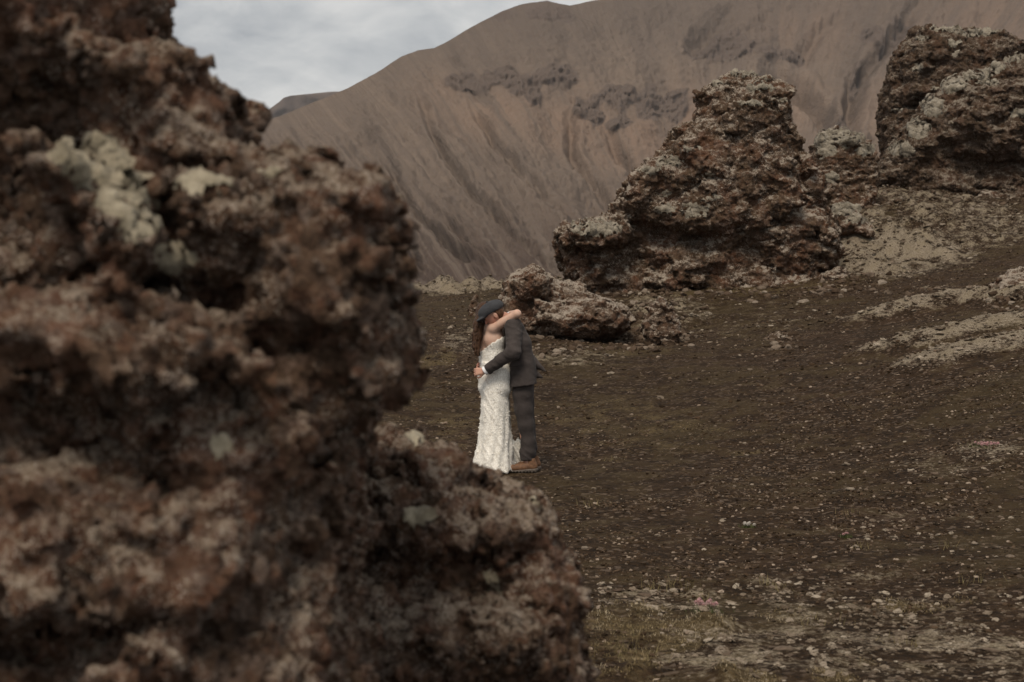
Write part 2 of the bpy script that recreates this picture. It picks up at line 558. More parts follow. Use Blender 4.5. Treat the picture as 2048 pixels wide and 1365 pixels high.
def ground_mat():
    m, t, b = new_mat('cinder_ground')
    c = N(t, 'ShaderNodeTexCoord').outputs['Object']
    pale = N(t, 'ShaderNodeAttribute', attribute_name='pale').outputs['Fac']
    green = N(t, 'ShaderNodeAttribute', attribute_name='green').outputs['Fac']
    n0 = NOISE(t, c, 0.35, 4, 0.6, 0.5)
    n1 = NOISE(t, c, 3.0, 5, 0.65)
    n2 = NOISE(t, c, 22.0, 5, 0.7)
    n3 = NOISE(t, c, 75.0, 3, 0.7)
    grav = N(t, 'ShaderNodeTexVoronoi', {'Vector': c, 'Scale': 26.0})
    gv = N(t, 'ShaderNodeSeparateColor', {0: grav.outputs['Color']}).outputs[0]
    base = MIX(t, SMOOTH(t, n2, 0.32, 0.68), (0.008, 0.0045, 0.002), (0.043, 0.0255, 0.0135))
    base = MIX(t, M(t, 'MULTIPLY', SMOOTH(t, n1, 0.42, 0.62), 0.5), base, (0.062, 0.036, 0.021))
    base = MIX(t, M(t, 'MULTIPLY', SMOOTH(t, gv, 0.86, 0.92), 0.5), base, (0.17, 0.125, 0.092))
    mossy = M(t, 'MULTIPLY', SMOOTH(t, M(t, 'ADD', n1, M(t, 'MULTIPLY', n0, 0.8)), 0.84, 1.02), 0.55)
    base = MIX(t, mossy, base, MIX(t, n3, (0.032, 0.022, 0.009), (0.068, 0.049, 0.022)))
    base = MIX(t, M(t, 'MULTIPLY', SMOOTH(t, M(t, 'ADD', green, M(t, 'MULTIPLY', M(t, 'SUBTRACT', n2, 0.5), 1.2)), 0.2, 0.85), 0.8), base, MIX(t, SMOOTH(t, n2, .3, .7), (0.036, 0.024, 0.010), (0.13, 0.094, 0.048)))
    pm = SMOOTH(t, M(t, 'ADD', pale, M(t, 'ADD', M(t, 'MULTIPLY', M(t, 'SUBTRACT', n2, 0.5), 1.9), M(t, 'MULTIPLY', M(t, 'SUBTRACT', n1, 0.5), 2.2))), 0.42, 0.95)
    base = MIX(t, M(t, 'MULTIPLY', pm, 0.85), base, MIX(t, M(t, 'MULTIPLY', SMOOTH(t, n1, 0.48, 0.62), 0.4), MIX(t, SMOOTH(t, n3, .35, .65), (0.10, 0.075, 0.050), (0.37, 0.31, 0.235)), MIX(t, n2, (0.10, 0.075, 0.042), (0.28, 0.23, 0.15))))
    t.links.new(base, b.inputs['Base Color'])
    b.inputs['Roughness'].default_value = 0.95
    b.inputs['Specular IOR Level'].default_value = 0.1
    h = M(t, 'ADD', M(t, 'MULTIPLY', n2, 1.0), M(t, 'MULTIPLY', n3, 0.4))
    h = M(t, 'SUBTRACT', h, M(t, 'MULTIPLY', grav.outputs['Distance'], 0.8))
    bump(t, b, h, 0.9, 0.03)
    return m
MAT['ground'] = ground_mat()
ground = mesh_obj('ground', np.stack([gx, gy, gz], -1), gq, MAT['ground'], attrs={'pale': gp, 'green': gg})
tag(ground, 'dark cinder ground with moss and pale lichen rising to the right', None, None, 'structure')

# ------------------------------------------------------------------ mountain
SIL = np.array([(-600, 420), (200, 330), (430, 275), (520, 248), (600, 215), (660, 192), (700, 175), (735, 156), (768, 137), (800, 116), (835, 102), (868, 96),
                (900, 80), (930, 61), (965, 42), (1005, 22), (1050, 8), (1095, 2), (1120, 8), (1140, 11), (1170, 4), (1210, -4), (1300, -22), (1500, -60),
                (1800, -80), (2050, -60), (2700, -40), (3300, 40)], float)
CRAG = [(925, 165, 48, 22), (1000, 160, 60, 26), (1050, 175, 40, 30), (1065, 195, 26, 22), (1110, 155, 60, 22), (1180, 222, 42, 32), (1240, 190, 44, 32), (1238, 248, 34, 20),
        (1300, 205, 40, 40), (1350, 200, 30, 40), (1440, 100, 80, 26), (1000, 30, 40, 14), (1100, 30, 60, 18), (1690, 240, 16, 24), (1715, 150, 12, 26), (1750, 80, 36, 22),
        (1560, 110, 60, 16), (1800, 60, 30, 20)]

def sl(px, py):
    return np.sinh((px - 1500) / 600) * np.exp(py / 600)

def build_mountain():
    px = np.r_[np.linspace(-500, 470, 40), np.linspace(480, 2070, 700), np.linspace(2085, 3200, 50)]
    nc, nr = len(px), 280
    sil = np.interp(px, SIL[:, 0], SIL[:, 1])
    t = np.r_[np.linspace(0, 0.08, 8)[:-1], np.linspace(0.08, 1, nr), np.linspace(1.02, 1.6, 16)]
    PX, T = np.meshgrid(px, t)
    SI = np.tile(sil, (len(t), 1))
    toe = 640.0
    PY = toe + (SI - toe) * np.minimum(T, 1)
    Y0 = 620 + 0.10 * (PX - 1500)
    Y1 = 1250 + 0.12 * (PX - 1500)
    # amphitheatre: deepest behind the rock tower, left spur nearer
    bowl = 160 * np.exp(-((PX - 1560) / 330) ** 2)
    Yd = Y0 + (Y1 + bowl - Y0) * np.minimum(T, 1) ** 1.15 + bowl * (1 - T).clip(0) * 0.8 + np.maximum(T - 1, 0) * 700
    S_ = sl(PX, PY)
    n = PX.size
    sv, pv, xv = S_.ravel(), PY.ravel(), PX.ravel()
    a = np.stack([sv * 2.6, pv * 0.0022, 0 * sv + 3.3], -1)
    b = np.stack([sv * 9.0, pv * 0.006, 0 * sv + 8.1], -1)
    c = np.stack([sv * 26.0, pv * 0.012, 0 * sv + 1.7], -1)
    e = np.stack([xv * 0.006, pv * 0.009, 0 * sv + 5.0], -1)
    wob = fbm(e, 3)
    gm = 0.35 + 0.9 * sstep(fbm(np.stack([xv * 0.004, pv * 0.004, 0 * xv + 6.6], -1), 2), -0.35, 0.35) * (1 - 0.6 * sstep(xv, 1250, 1500))
    gull = 19 * fbm(a + wob[:, None] * 0.35, 2) + gm * (1.8 * (np.abs(perlin(b + wob[:, None] * 0.9)) * 2 - 0.7) + 0.7 * (np.abs(perlin(c + wob[:, None] * 2.0)) * 2 - .6))
    for pts, dep, wid in (([(1540, 150), (1610, 185), (1660, 235), (1690, 300), (1700, 420)], 20, 16), ([(1850, 0), (1770, 100), (1718, 155), (1700, 230), (1692, 300)], 18, 14),
                          ([(836, 185), (880, 300), (960, 400), (1060, 490), (1180, 575)], 8, 7), ([(690, 285), (770, 380), (812, 470), (850, 570)], 9, 8), ([(760, 300), (830, 410), (930, 510), (1060, 590)], 9, 7),
                          ([(940, 200), (990, 290), (1080, 390), (1150, 450)], 6, 7), ([(1138, 235), (1146, 300), (1186, 370), (1270, 460)], 9, 10), ([(640, 300), (720, 400), (770, 520), (800, 600)], 8, 8),
                          ([(880, 430), (960, 510), (1040, 560)], 7, 6), ([(1215, 260), (1260, 330), (1290, 380)], 8, 9), ([(1480, 30), (1420, 60), (1380, 110)], 12, 16), ([(1700, 20), (1640, 60), (1600, 130)], 8, 14)):
        d_, t_ = seg_dist(xv + 9 * wob, pv + 9 * fbm(e * 2.2 + 4, 2), pts)
        gull = gull - dep * np.exp(-(d_ / wid) ** 2) * np.minimum(1, np.minimum(t_ * 6, (1 - t_) * 6)) + 0.35 * dep * np.exp(-((d_ - 1.9 * wid) / wid) ** 2)
    rough = 2.2 * fbm(np.stack([xv * 0.07, pv * 0.10, 0 * xv + 3], -1), 3, 0.6) + 7 * fbm(np.stack([xv * 0.012, pv * 0.02, 0 * xv], -1), 5, 0.55)
    crag = np.zeros(n)
    for cx, cy, rx, ry in CRAG:
        q = np.hypot((xv - cx) / rx, (pv - cy) / ry)
        crag = np.maximum(crag, 1 - sstep(q + 0.55 * fbm(np.stack([xv * 0.035, pv * 0.035, 0 * xv + 2], -1), 3), 0.55, 1.05))
    cr3 = np.stack([xv * 0.034, pv * 0.040, 0 * xv], -1)
    crd = crag * (5 + 11 * (0.6 - worley(cr3 * np.array([1, 1.4, 1]))) + 4 * facets(cr3 * np.array([1.5, 2.0, 1]) + 5) + 6 * fbm(cr3 * 2.5, 4, 0.6)) * np.clip((1.0 - T.ravel()) * 12, 0.0, 1)
    fade = np.clip(T.ravel() * 4, 0, 1) * np.clip((1.0 - T.ravel()) * 9, 0.12, 1)
    disp = (gull + rough) * fade
    Z = CAMZ + (HY - PY) / F * Yd
    Z = Z - np.maximum(T - 1, 0) ** 1.2 * 380
    X = (PX - 1024) / F * Yd
    V = np.stack([X.ravel(), Yd.ravel(), Z.ravel()], -1)
    i = (np.arange(len(t) - 1)[:, None] * nc + np.arange(nc - 1)[None]).ravel()
    Q = np.stack([i, i + 1, i + nc + 1, i + nc], -1)
    nrm = np.array([0.0, -0.86, 0.5])
    V = V + disp[:, None] * nrm + crd[:, None] * np.array([0.0, -1.0, 0.12])
    m, tt, bs = new_mat('scree_slope')
    at_s = N(tt, 'ShaderNodeAttribute', attribute_name='run').outputs['Fac']
    at_p = N(tt, 'ShaderNodeAttribute', attribute_name='fall').outputs['Fac']
    at_c = N(tt, 'ShaderNodeAttribute', attribute_name='crag').outputs['Fac']
    at_o = N(tt, 'ShaderNodeAttribute', attribute_name='ochre').outputs['Fac']
    cc = N(tt, 'ShaderNodeTexCoord').outputs['Object']
    mot = NOISE(tt, cc, 0.03, 8, 0.68, 0.2)
    big = NOISE(tt, cc, 0.004, 4, 0.55)
    v1 = N(tt, 'ShaderNodeCombineXYZ', {0: M(tt, 'MULTIPLY', at_s, 14.0), 1: M(tt, 'MULTIPLY', at_p, 3.0), 2: M(tt, 'MULTIPLY', big, 2.0)}).outputs[0]
    v2 = N(tt, 'ShaderNodeCombineXYZ', {0: M(tt, 'MULTIPLY', at_s, 46.0), 1: M(tt, 'MULTIPLY', at_p, 7.0), 2: M(tt, 'MULTIPLY', mot, 1.2)}).outputs[0]
    st1 = NOISE(tt, v1, 1.0, 5, 0.62, 0.5)
    st2 = NOISE(tt, v2, 1.0, 5, 0.65, 0.4)
    base = MIX(tt, SMOOTH(tt, M(tt, 'ADD', M(tt, 'ADD', M(tt, 'MULTIPLY', st1, .40), M(tt, 'MULTIPLY', mot, .35)), M(tt, 'MULTIPLY', st2, .25)), 0.40, 0.60), (0.134, 0.104, 0.085), (0.182, 0.139, 0.109))
    base = MIX(tt, M(tt, 'MULTIPLY', SMOOTH(tt, mot, 0.44, 0.60), 0.6), base, (0.122, 0.096, 0.080))
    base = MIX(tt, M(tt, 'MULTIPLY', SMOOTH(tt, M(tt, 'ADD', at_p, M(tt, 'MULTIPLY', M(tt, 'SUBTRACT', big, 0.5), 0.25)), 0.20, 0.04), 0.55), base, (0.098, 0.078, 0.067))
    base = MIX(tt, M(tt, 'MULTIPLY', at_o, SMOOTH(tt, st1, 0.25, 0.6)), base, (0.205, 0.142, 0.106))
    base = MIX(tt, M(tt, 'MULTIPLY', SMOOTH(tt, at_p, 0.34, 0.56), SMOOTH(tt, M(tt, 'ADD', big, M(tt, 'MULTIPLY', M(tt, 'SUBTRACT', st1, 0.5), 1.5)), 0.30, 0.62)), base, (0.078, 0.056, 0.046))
    base = MIX(tt, M(tt, 'MULTIPLY', SMOOTH(tt, M(tt, 'ADD', at_c, M(tt, 'MULTIPLY', M(tt, 'SUBTRACT', mot, 0.5), 0.9)), 0.12, 0.6), 0.85), base, MIX(tt, mot, (0.078, 0.061, 0.054), (0.145, 0.112, 0.094)))
    tt.links.new(base, bs.inputs['Base Color'])
    bs.inputs['Roughness'].default_value = 1.0
    bs.inputs['Specular IOR Level'].default_value = 0.0
    bump(tt, bs, M(tt, 'ADD', M(tt, 'ADD', mot, M(tt, 'MULTIPLY', st2, 0.5)), M(tt, 'MULTIPLY', NOISE(tt, cc, 0.16, 5, 0.7), 0.8)), 0.7, 5.0)
    och = np.zeros(n)
    for cx, cy, rx, ry, s in ((880, 200, 60, 50, .5), (1000, 230, 120, 50, .7), (1150, 250, 130, 60, .8), (1300, 280, 90, 60, .9), (1230, 290, 80, 60, .7), (1380, 230, 60, 60, .8),
                              (1900, 160, 120, 150, .55), (2000, 60, 120, 100, .6), (1620, 60, 120, 60, .4), (1600, 210, 60, 60, .5), (1740, 230, 60, 80, .5)):
        och = np.maximum(och, s * np.exp(-((xv - cx) / rx) ** 2 - ((pv - cy) / ry) ** 2))
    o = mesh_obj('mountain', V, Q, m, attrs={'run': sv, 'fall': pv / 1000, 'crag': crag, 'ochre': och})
    tag(o, 'brown scree mountain with gullies and crags filling the background', None, None, 'structure')
    return m
MAT['scree'] = build_mountain()

def build_mesa():
    top = np.array([(380, 300), (470, 262), (520, 232), (560, 203), (567, 196), (580, 192), (620, 188), (660, 184), (720, 182), (800, 184), (1000, 190)], float)
    px = np.linspace(380, 1000, 140)
    ty = np.interp(px, top[:, 0], top[:, 1])
    t = np.r_[np.linspace(0, 1, 60), 1.02, 1.1, 1.3]
    PX, T = np.meshgrid(px, t)
    TY = np.tile(ty, (len(t), 1))
    PY = 420 + (TY - 420) * np.minimum(T, 1)
    # scree below, then a steep cliff band under the flat top
    Y = 2500 + 420 * np.minimum(T, 0.86) + 40 * np.clip(T - 0.86, 0, 0.14) + np.maximum(T - 1, 0) * 2500
    P = np.stack([PX.ravel() * 0.03, PY.ravel() * 0.03, 0 * PX.ravel()], -1)
    Y = Y + (18 * fbm(P, 4)).reshape(Y.shape) * np.clip((1.05 - T) * 8, 0.1, 1)
    Z = CAMZ + (HY - PY) / F * Y
    V = np.stack([((PX - 1024) / F * Y).ravel(), Y.ravel(), Z.ravel()], -1)
    nc = len(px)
    i = (np.arange(len(t) - 1)[:, None] * nc + np.arange(nc - 1)[None]).ravel()
    m, tt, bs = new_mat('far_basalt')
    cc = N(tt, 'ShaderNodeTexCoord').outputs['Object']
    mp = N(tt, 'ShaderNodeMapping', {'Vector': cc, 'Scale': (1.0, 1.0, 0.35)}).outputs[0]
    n1 = NOISE(tt, mp, 0.02, 6, 0.65, 0.3)
    tt.links.new(MIX(tt, SMOOTH(tt, n1, 0.35, 0.65), (0.070, 0.055, 0.050), (0.115, 0.088, 0.075)), bs.inputs['Base Color'])
    bs.inputs['Roughness'].default_value = 1.0
    bs.inputs['Specular IOR Level'].default_value = 0.0
    bump(tt, bs, n1, 0.6, 8.0)
    o = mesh_obj('mesa', V, np.stack([i, i + 1, i + nc + 1, i + nc], -1), m)
    tag(o, 'flat topped mesa far behind the left flank of the mountain', None, None, 'structure')
build_mesa()

def build_plain():
    nx, ny = 60, 60
    X, Y = np.meshgrid(np.linspace(-2200, 2500, nx), np.geomspace(100, 4200, ny) - 20)
    v = np.stack([X.ravel(), Y.ravel(), -24 - 0.0 * X.ravel() + 3 * fbm(np.stack([X.ravel() * .004, Y.ravel() * .004, 0 * X.ravel()], -1), 3)], -1)
    i = (np.arange(ny - 1)[:, None] * nx + np.arange(nx - 1)[None]).ravel()
    o = mesh_obj('valley_floor', v, np.stack([i, i + 1, i + nx + 1, i + nx], -1), MAT['scree'])
    tag(o, 'dark valley floor between the near rise and the mountain', None, None, 'structure')
build_plain()

# ------------------------------------------------------------------ air
r_ = (-2300, 2600, -60, 4300, -60, 900)
hv = np.array([(x, y, z) for x in r_[:2] for y in r_[2:4] for z in r_[4:]], float)
hm = bpy.data.materials.new('thin_air_haze')
hm.use_nodes = True
ht = hm.node_tree
ht.nodes.clear()
pv_ = N(ht, 'ShaderNodeVolumePrincipled', {'Color': (0.92, 0.93, 0.95), 'Density': 6e-5, 'Anisotropy': 0.2})
N(ht, 'ShaderNodeOutputMaterial', {'Volume': pv_.outputs[0]})
hz = mesh_obj('haze', hv, [[0, 1, 3, 2], [4, 6, 7, 5], [0, 4, 5, 1], [2, 3, 7, 6], [0, 2, 6, 4], [1, 5, 7, 3]], hm, smooth=False)
tag(hz, 'thin pale haze in the air over the valley', None, None, 'stuff')

# ------------------------------------------------------------------ rocks
def sd_poly_grid(poly, lo, hi, n=260):
    xs = np.linspace(lo[0], hi[0], n)
    zs = np.linspace(lo[1], hi[1], n)
    X, Z = np.meshgrid(xs, zs, indexing='ij')
    d = np.full(X.shape, 1e9)
    ins = np.zeros(X.shape, bool)
    for (ax, az), (bx, bz) in zip(poly, poly[1:] + poly[:1]):
        ex, ez = bx - ax, bz - az
        t = np.clip(((X - ax) * ex + (Z - az) * ez) / (ex * ex + ez * ez + 1e-12), 0, 1)
        d = np.minimum(d, np.hypot(X - ax - t * ex, Z - az - t * ez))
        if bz != az:
            ins ^= ((az > Z) != (bz > Z)) & (X < ex * (Z - az) / ez + ax)
    return np.where(ins, -d, d).astype(np.float32)

def bil(G, lo, hi, x, z):
    n = G.shape[0] - 1
    u = np.clip((x - lo[0]) / (hi[0] - lo[0]) * n, 0, n - 1e-3)
    v = np.clip((z - lo[1]) / (hi[1] - lo[1]) * n, 0, n - 1e-3)
    i, j = u.astype(np.int32), v.astype(np.int32)
    a, b = u - i, v - j
    return (G[i, j] * (1 - a) + G[i + 1, j] * a) * (1 - b) + (G[i, j + 1] * (1 - a) + G[i + 1, j + 1] * a) * b

def make_rock(name, Y, blocks, label, mat, h, clast, amp=1.0, cushions=(), big=None, cat='rock', sink=True, seed=0.0, layer=1.5, group=None, cush_mat='moss_pale', strat=0.0, inset=0.0, pit=0.6, rag_c=1.0, fac=0.35):
    """blocks: (outline in picture points at distance Y, y offset, half depth at base, half depth at top)
       clast: size of the knobs; cushions: (px, py, rx, ry, thickness)"""
    bl = []
    for poly, yo, h0, h1 in blocks:
        w = [tuple(at(px, py, Y)[[0, 2]]) for px, py in poly]
        bl.append((w, Y + yo, h0, h1))
    allp = np.array([p for w, *_ in bl for p in w])
    pad = 0.35 * max(b[2] for b in bl) + 4 * h
    lo2 = allp.min(0) - pad
    hi2 = allp.max(0) + pad
    ylo = min(b[1] - max(b[2], b[3]) for b in bl) - pad
    yhi = max(b[1] + max(b[2], b[3]) for b in bl) + pad
    gr = [sd_poly_grid(w, lo2, hi2) for w, *_ in bl]
    z0, z1 = allp[:, 1].min(), allp[:, 1].max()
    big = big or 6 * clast

    def fn(P):
        x, y, z = P[:, 0], P[:, 1], P[:, 2]
        L = P * np.array([1, 1, layer], np.float32) + np.float32(seed)
        wv = fbm(L / big, 3)
        wy = perlin(P / np.float32(big * 1.6) + np.float32(seed + 20))
        d = None
        for (w, yc, h0, h1), g in zip(bl, gr):
            d2 = bil(g, lo2, hi2, x, z)
            tz = np.clip((z - z0) / (z1 - z0), 0, 1)
            ht = h0 + (h1 - h0) * tz
            R = 0.75 * np.minimum(h0, h1)
            wx = d2 + R + inset
            wyy = np.abs(y - yc + (wy * 0.45 + 0.30 * wv) * ht) - (ht - R)
            q = np.hypot(np.maximum(wx, 0), np.maximum(wyy, 0)) + np.minimum(np.maximum(wx, wyy), 0) - R
            d = q if d is None else smin(d, q, big * 0.12)
        d = d - amp * big * 0.07 * wv
        d = d - amp * clast * ((1.9 - 1.1 * fac) * (0.50 - worley(L / (clast * 3.2) + 0.35 * wv[:, None])) + fac * (1.5 * facets(L / (clast * 4.6) + 9.3 + 0.3 * wv[:, None]) + 0.8 * facets(L / (clast * 2.2) + 0.25 * wv[:, None])) - 0.08)
        d = d - amp * clast * pit * (worley(L / (clast * 1.7) + 4.2 + 0.3 * wv[:, None]) - 0.55)
        if strat:
            d = d - strat * np.abs(perlin(np.stack([x * 0.35 / big * 2, y * 0.35 / big * 2, z / (clast * 1.7) + wv * 0.8], -1))) 
        return d
    V, Q = nets(fn, (lo2[0], ylo, lo2[1]), (hi2[0], yhi, hi2[1]), h, 1.3)
    V, Q = largest(V, Q)
    n = vnormals(V, Q)
    L = V * np.array([1, 1, layer], np.float32) + np.float32(seed)
    rag = 0.5 + 0.9 * np.clip(fbm(L / (clast * 3), 2) + 0.4, 0, 1)
    disp = clast * 0.5 * (worley(L / (clast * 0.8) + 11) - 0.5) + clast * 0.75 * fac * facets(L / (clast * 0.9) + 5) + clast * 0.40 * (0.3 - np.abs(perlin(L / (clast * 0.75) + 3)) * 1.6) + clast * 0.40 * fbm(L / (clast * 0.42), 3, 0.7)
    V = V + n * (disp * rag * amp)[:, None]
    base = np.array([allp[:, 0].mean(), Y, 0.0])
    base[2] = ground_full(base[:1], base[1:2])[0]
    root = empty(name, base)
    tag(root, label, cat, group)
    mesh_obj('boulder', V, Q, MAT[mat], root, base)
    n = vnormals(V, Q)
    px, py = proj(V)
    cm = np.array([0, 0, CAMZ], np.float32)
    facing = ((V - cm) * n).sum(1) < 0.1
    wob = fbm(L / (clast * 1.6) + 31, 3)
    for cx, cy, rx, ry, th in cushions:
        q = np.hypot((px - cx) / rx, (py - cy) / ry)
        near = V[:, 1][(q < 0.6) & facing]
        if not len(near):
            continue
        y0 = np.percentile(near, 10)
        m = 1 - q + rag_c * (0.75 * wob + 0.45 * fbm(V / np.float32(clast * 0.6), 2)) * (q < 1.7) + 0.45 * rag_c * (n[:, 2] - 0.3)
        ok = facing & (V[:, 1] < y0 + max(0.6, 6 * rx / F * Y)) & (q < 1.6)
        m = np.where(ok, m, -1)
        fk = np.nonzero((m[Q] > 0.0).all(1))[0]
        if len(fk) < 6:
            continue
        # each connected patch is a cushion of its own; crumbs are dropped
        lab = np.full(len(V), 1 << 30, np.int64)
        lab[Q[fk].ravel()] = Q[fk].ravel()
        while True:
            mn = lab[Q[fk]].min(1)
            new = lab.copy()
            for a in range(4):
                np.minimum.at(new, Q[fk][:, a], mn)
            if (new == lab).all():
                break
            lab = new
        fl = lab[Q[fk][:, 0]]
        ids, cn = np.unique(fl, return_counts=True)
        for lid in ids[np.argsort(-cn)][:4]:
            f = Q[fk[fl == lid]]
            if len(f) < 14:
                continue
            idx = np.unique(f)
            mp = np.full(len(V), -1, np.int32)
            mp[idx] = np.arange(len(idx))
            Vc, nc_ = V[idx].copy(), n[idx]
            e = sstep(m[idx], 0.0, 0.45)
            lum = 0.6 + 1.3 * (0.5 - worley(Vc / (th * 2.2)))
            nn = nc_ * 0.7 + np.array([0, -0.1, 0.5])
            f2 = mp[f]
            acc = np.zeros_like(Vc)
            cnt = np.zeros(len(Vc))
            for a in range(4):
                for b in (1, 3):
                    jj = f2[:, (a + b) % 4]
                    for c in range(3):
                        acc[:, c] += np.bincount(f2[:, a], Vc[jj, c], len(Vc))
                    cnt += np.bincount(f2[:, a], minlength=len(Vc))
            k_ = (0.6 * e)[:, None]
            Vc = Vc * (1 - k_) + k_ * acc / np.maximum(cnt, 1)[:, None]
            Vc = Vc + nn * (th * (e * lum) - 0.22 * th * (1 - e) + 0.02 * th)[:, None]
            mesh_obj('moss_cushion', Vc, f2, MAT[cush_mat], root, base)
    return root

# --- the blurred rocks the camera looks past
F1 = [(-560, 3000), (-620, 1500), (-640, -200), (-400, -330), (180, -330), (252, -120), (258, 0), (262, 18), (236, 40), (300, 40), (345, 54), (372, 88), (404, 118), (428, 146), (456, 168),
      (460, 192), (446, 212), (466, 256), (512, 280), (580, 292), (628, 302), (668, 310), (722, 330), (745, 352), (792, 362), (782, 400), (752, 412), (794, 440), (788, 470),
      (768, 490), (790, 520), (800, 580), (820, 610), (842, 650), (838, 690), (818, 735), (812, 790), (788, 822), (735, 842), (712, 860), (700, 930), (690, 1030), (680, 1150),
      (690, 1300), (760, 1700), (820, 3000)]
make_rock('rock', 2.55, [
    (F1, 0.30, 0.95, 0.16),
    ([(330, 330), (560, 290), (745, 352), (792, 362), (782, 400), (794, 440), (768, 490), (800, 580), (842, 650), (838, 690), (760, 740), (560, 700), (480, 590), (400, 560), (330, 470)], 0.02, 0.22, 0.22),
    ([(60, 280), (130, 262), (250, 330), (340, 420), (420, 540), (300, 580), (200, 470), (90, 380)], -0.12, 0.16, 0.16),
    ([(-300, 560), (200, 540), (520, 620), (600, 720), (380, 800), (100, 760), (-300, 800)], -0.22, 0.20, 0.20),
    ([(-300, 860), (250, 850), (560, 940), (660, 1100), (600, 1250), (300, 1260), (-300, 1200)], -0.10, 0.24, 0.24),
    ([(-300, -300), (140, -300), (180, 60), (330, 110), (440, 180), (300, 230), (100, 200), (-300, 260)], 0.05, 0.24, 0.24),
], 'huge blurred brown lava rock close to the camera filling the left side', 'rock_near', 0.0118, 0.036, 1.0,
    cushions=[(185, 325, 100, 62, 0.026), (262, 415, 78, 85, 0.026), (345, 520, 60, 46, 0.018), (410, 370, 75, 30, 0.014), (540, 345, 60, 16, 0.010), (310, 905, 26, 22, 0.010), (440, 895, 30, 40, .010)],
    big=0.22, seed=3.0, layer=1.2, inset=0.030, cush_mat='moss_cream', rag_c=0.30, fac=0.8)
F2 = [(560, 2060), (600, 1300), (640, 1000), (690, 880), (722, 848), (752, 842), (792, 858), (842, 866), (872, 882), (928, 900), (952, 938), (1000, 964), (1046, 980), (1075, 985), (1102, 972),
      (1100, 1020), (1120, 1062), (1130, 1108), (1166, 1140), (1172, 1200), (1184, 1270), (1188, 1365), (1210, 1500), (1270, 2060)]
make_rock('rock', 3.6, [
    (F2, 0.15, 0.95, 0.10),
    ([(560, 1000), (690, 900), (830, 900), (980, 990), (1080, 1000), (1090, 1080), (960, 1120), (700, 1110)], -0.06, 0.24, 0.22),
    ([(620, 1160), (760, 1120), (900, 1120), (1090, 1160), (1150, 1260), (1050, 1340), (700, 1330)], -0.26, 0.26, 0.26),
], 'lower brown lava rock in the foreground just below the couple\'s feet', 'rock_near', 0.0108, 0.032, 1.0,
    cushions=[(840, 1040, 44, 30, 0.010), (985, 1165, 40, 32, 0.008), (835, 878, 24, 14, 0.012), (1075, 1012, 22, 18, .008)], big=0.20, seed=17.0, layer=1.2, fac=0.8, inset=0.026, cush_mat='moss_cream')

# --- the tower in the middle distance and its neighbours
T1 = [(1112, 482), (1122, 455), (1180, 440), (1218, 424), (1240, 386), (1262, 362), (1270, 338), (1312, 310), (1335, 286), (1345, 260), (1386, 240), (1400, 200), (1396, 184), (1425, 166),
      (1465, 143), (1510, 145), (1550, 154), (1590, 172), (1586, 200), (1588, 225), (1594, 270), (1604, 300), (1616, 340), (1632, 372), (1650, 405), (1662, 435), (1676, 470), (1680, 505),
      (1660, 560), (1600, 620), (1200, 620), (1140, 560), (1118, 515)]
make_rock('rock_tower', 34.5, [
    (T1, 0.5, 1.9, 0.85),
    ([(1236, 402), (1268, 345), (1330, 300), (1400, 240), (1430, 190), (1500, 180), (1555, 240), (1580, 370), (1580, 420), (1500, 468), (1400, 476), (1300, 458), (1250, 442)], -0.9, 1.15, 0.55),
    ([(1112, 482), (1122, 455), (1180, 440), (1232, 432), (1256, 468), (1240, 508), (1180, 512), (1130, 505)], -1.0, 0.8, 0.7),
    ([(1580, 310), (1618, 310), (1640, 380), (1636, 410), (1590, 400)], -0.5, 0.7, 0.6),
], 'tall craggy lava tower with stepped left shoulder, topmost in the middle', 'rock_mid', 0.035, 0.14, 1.0,
    cushions=[(1492, 150, 34, 7, 0.09), (1530, 158, 20, 6, .07), (1432, 168, 22, 7, 0.08), (1520, 178, 30, 10, 0.10), (1345, 326, 32, 10, 0.10), (1380, 300, 20, 8, .08), (1395, 420, 36, 22, 0.10), (1420, 350, 22, 8, 0.08),
              (1190, 462, 62, 20, 0.10), (1330, 425, 30, 14, 0.08), (1300, 345, 22, 10, 0.08), (1430, 400, 18, 10, .08), (1375, 232, 22, 7, .08), (1330, 385, 24, 10, .07), (1500, 210, 30, 8, .07), (1560, 200, 22, 9, .07)],
    big=0.85, seed=5.0, layer=1.45, strat=0.05, inset=0.04)
make_rock('rock', 40.5, [
    ([(1622, 292), (1640, 268), (1672, 258), (1705, 274), (1738, 286), (1754, 322), (1750, 360), (1744, 410), (1730, 450), (1650, 450), (1632, 340)], 0.2, 0.9, 0.6),
], 'small moss capped boulder between the tall tower and the right hand crag', 'rock_mid', 0.034, 0.13, 0.75,
    rag_c=0.4, cushions=[(1652, 290, 26, 34, 0.14), (1690, 276, 50, 24, 0.14), (1730, 300, 24, 16, .12), (1660, 355, 22, 14, 0.10), (1690, 420, 40, 18, 0.10)], big=0.6, seed=9.0, strat=0.05)
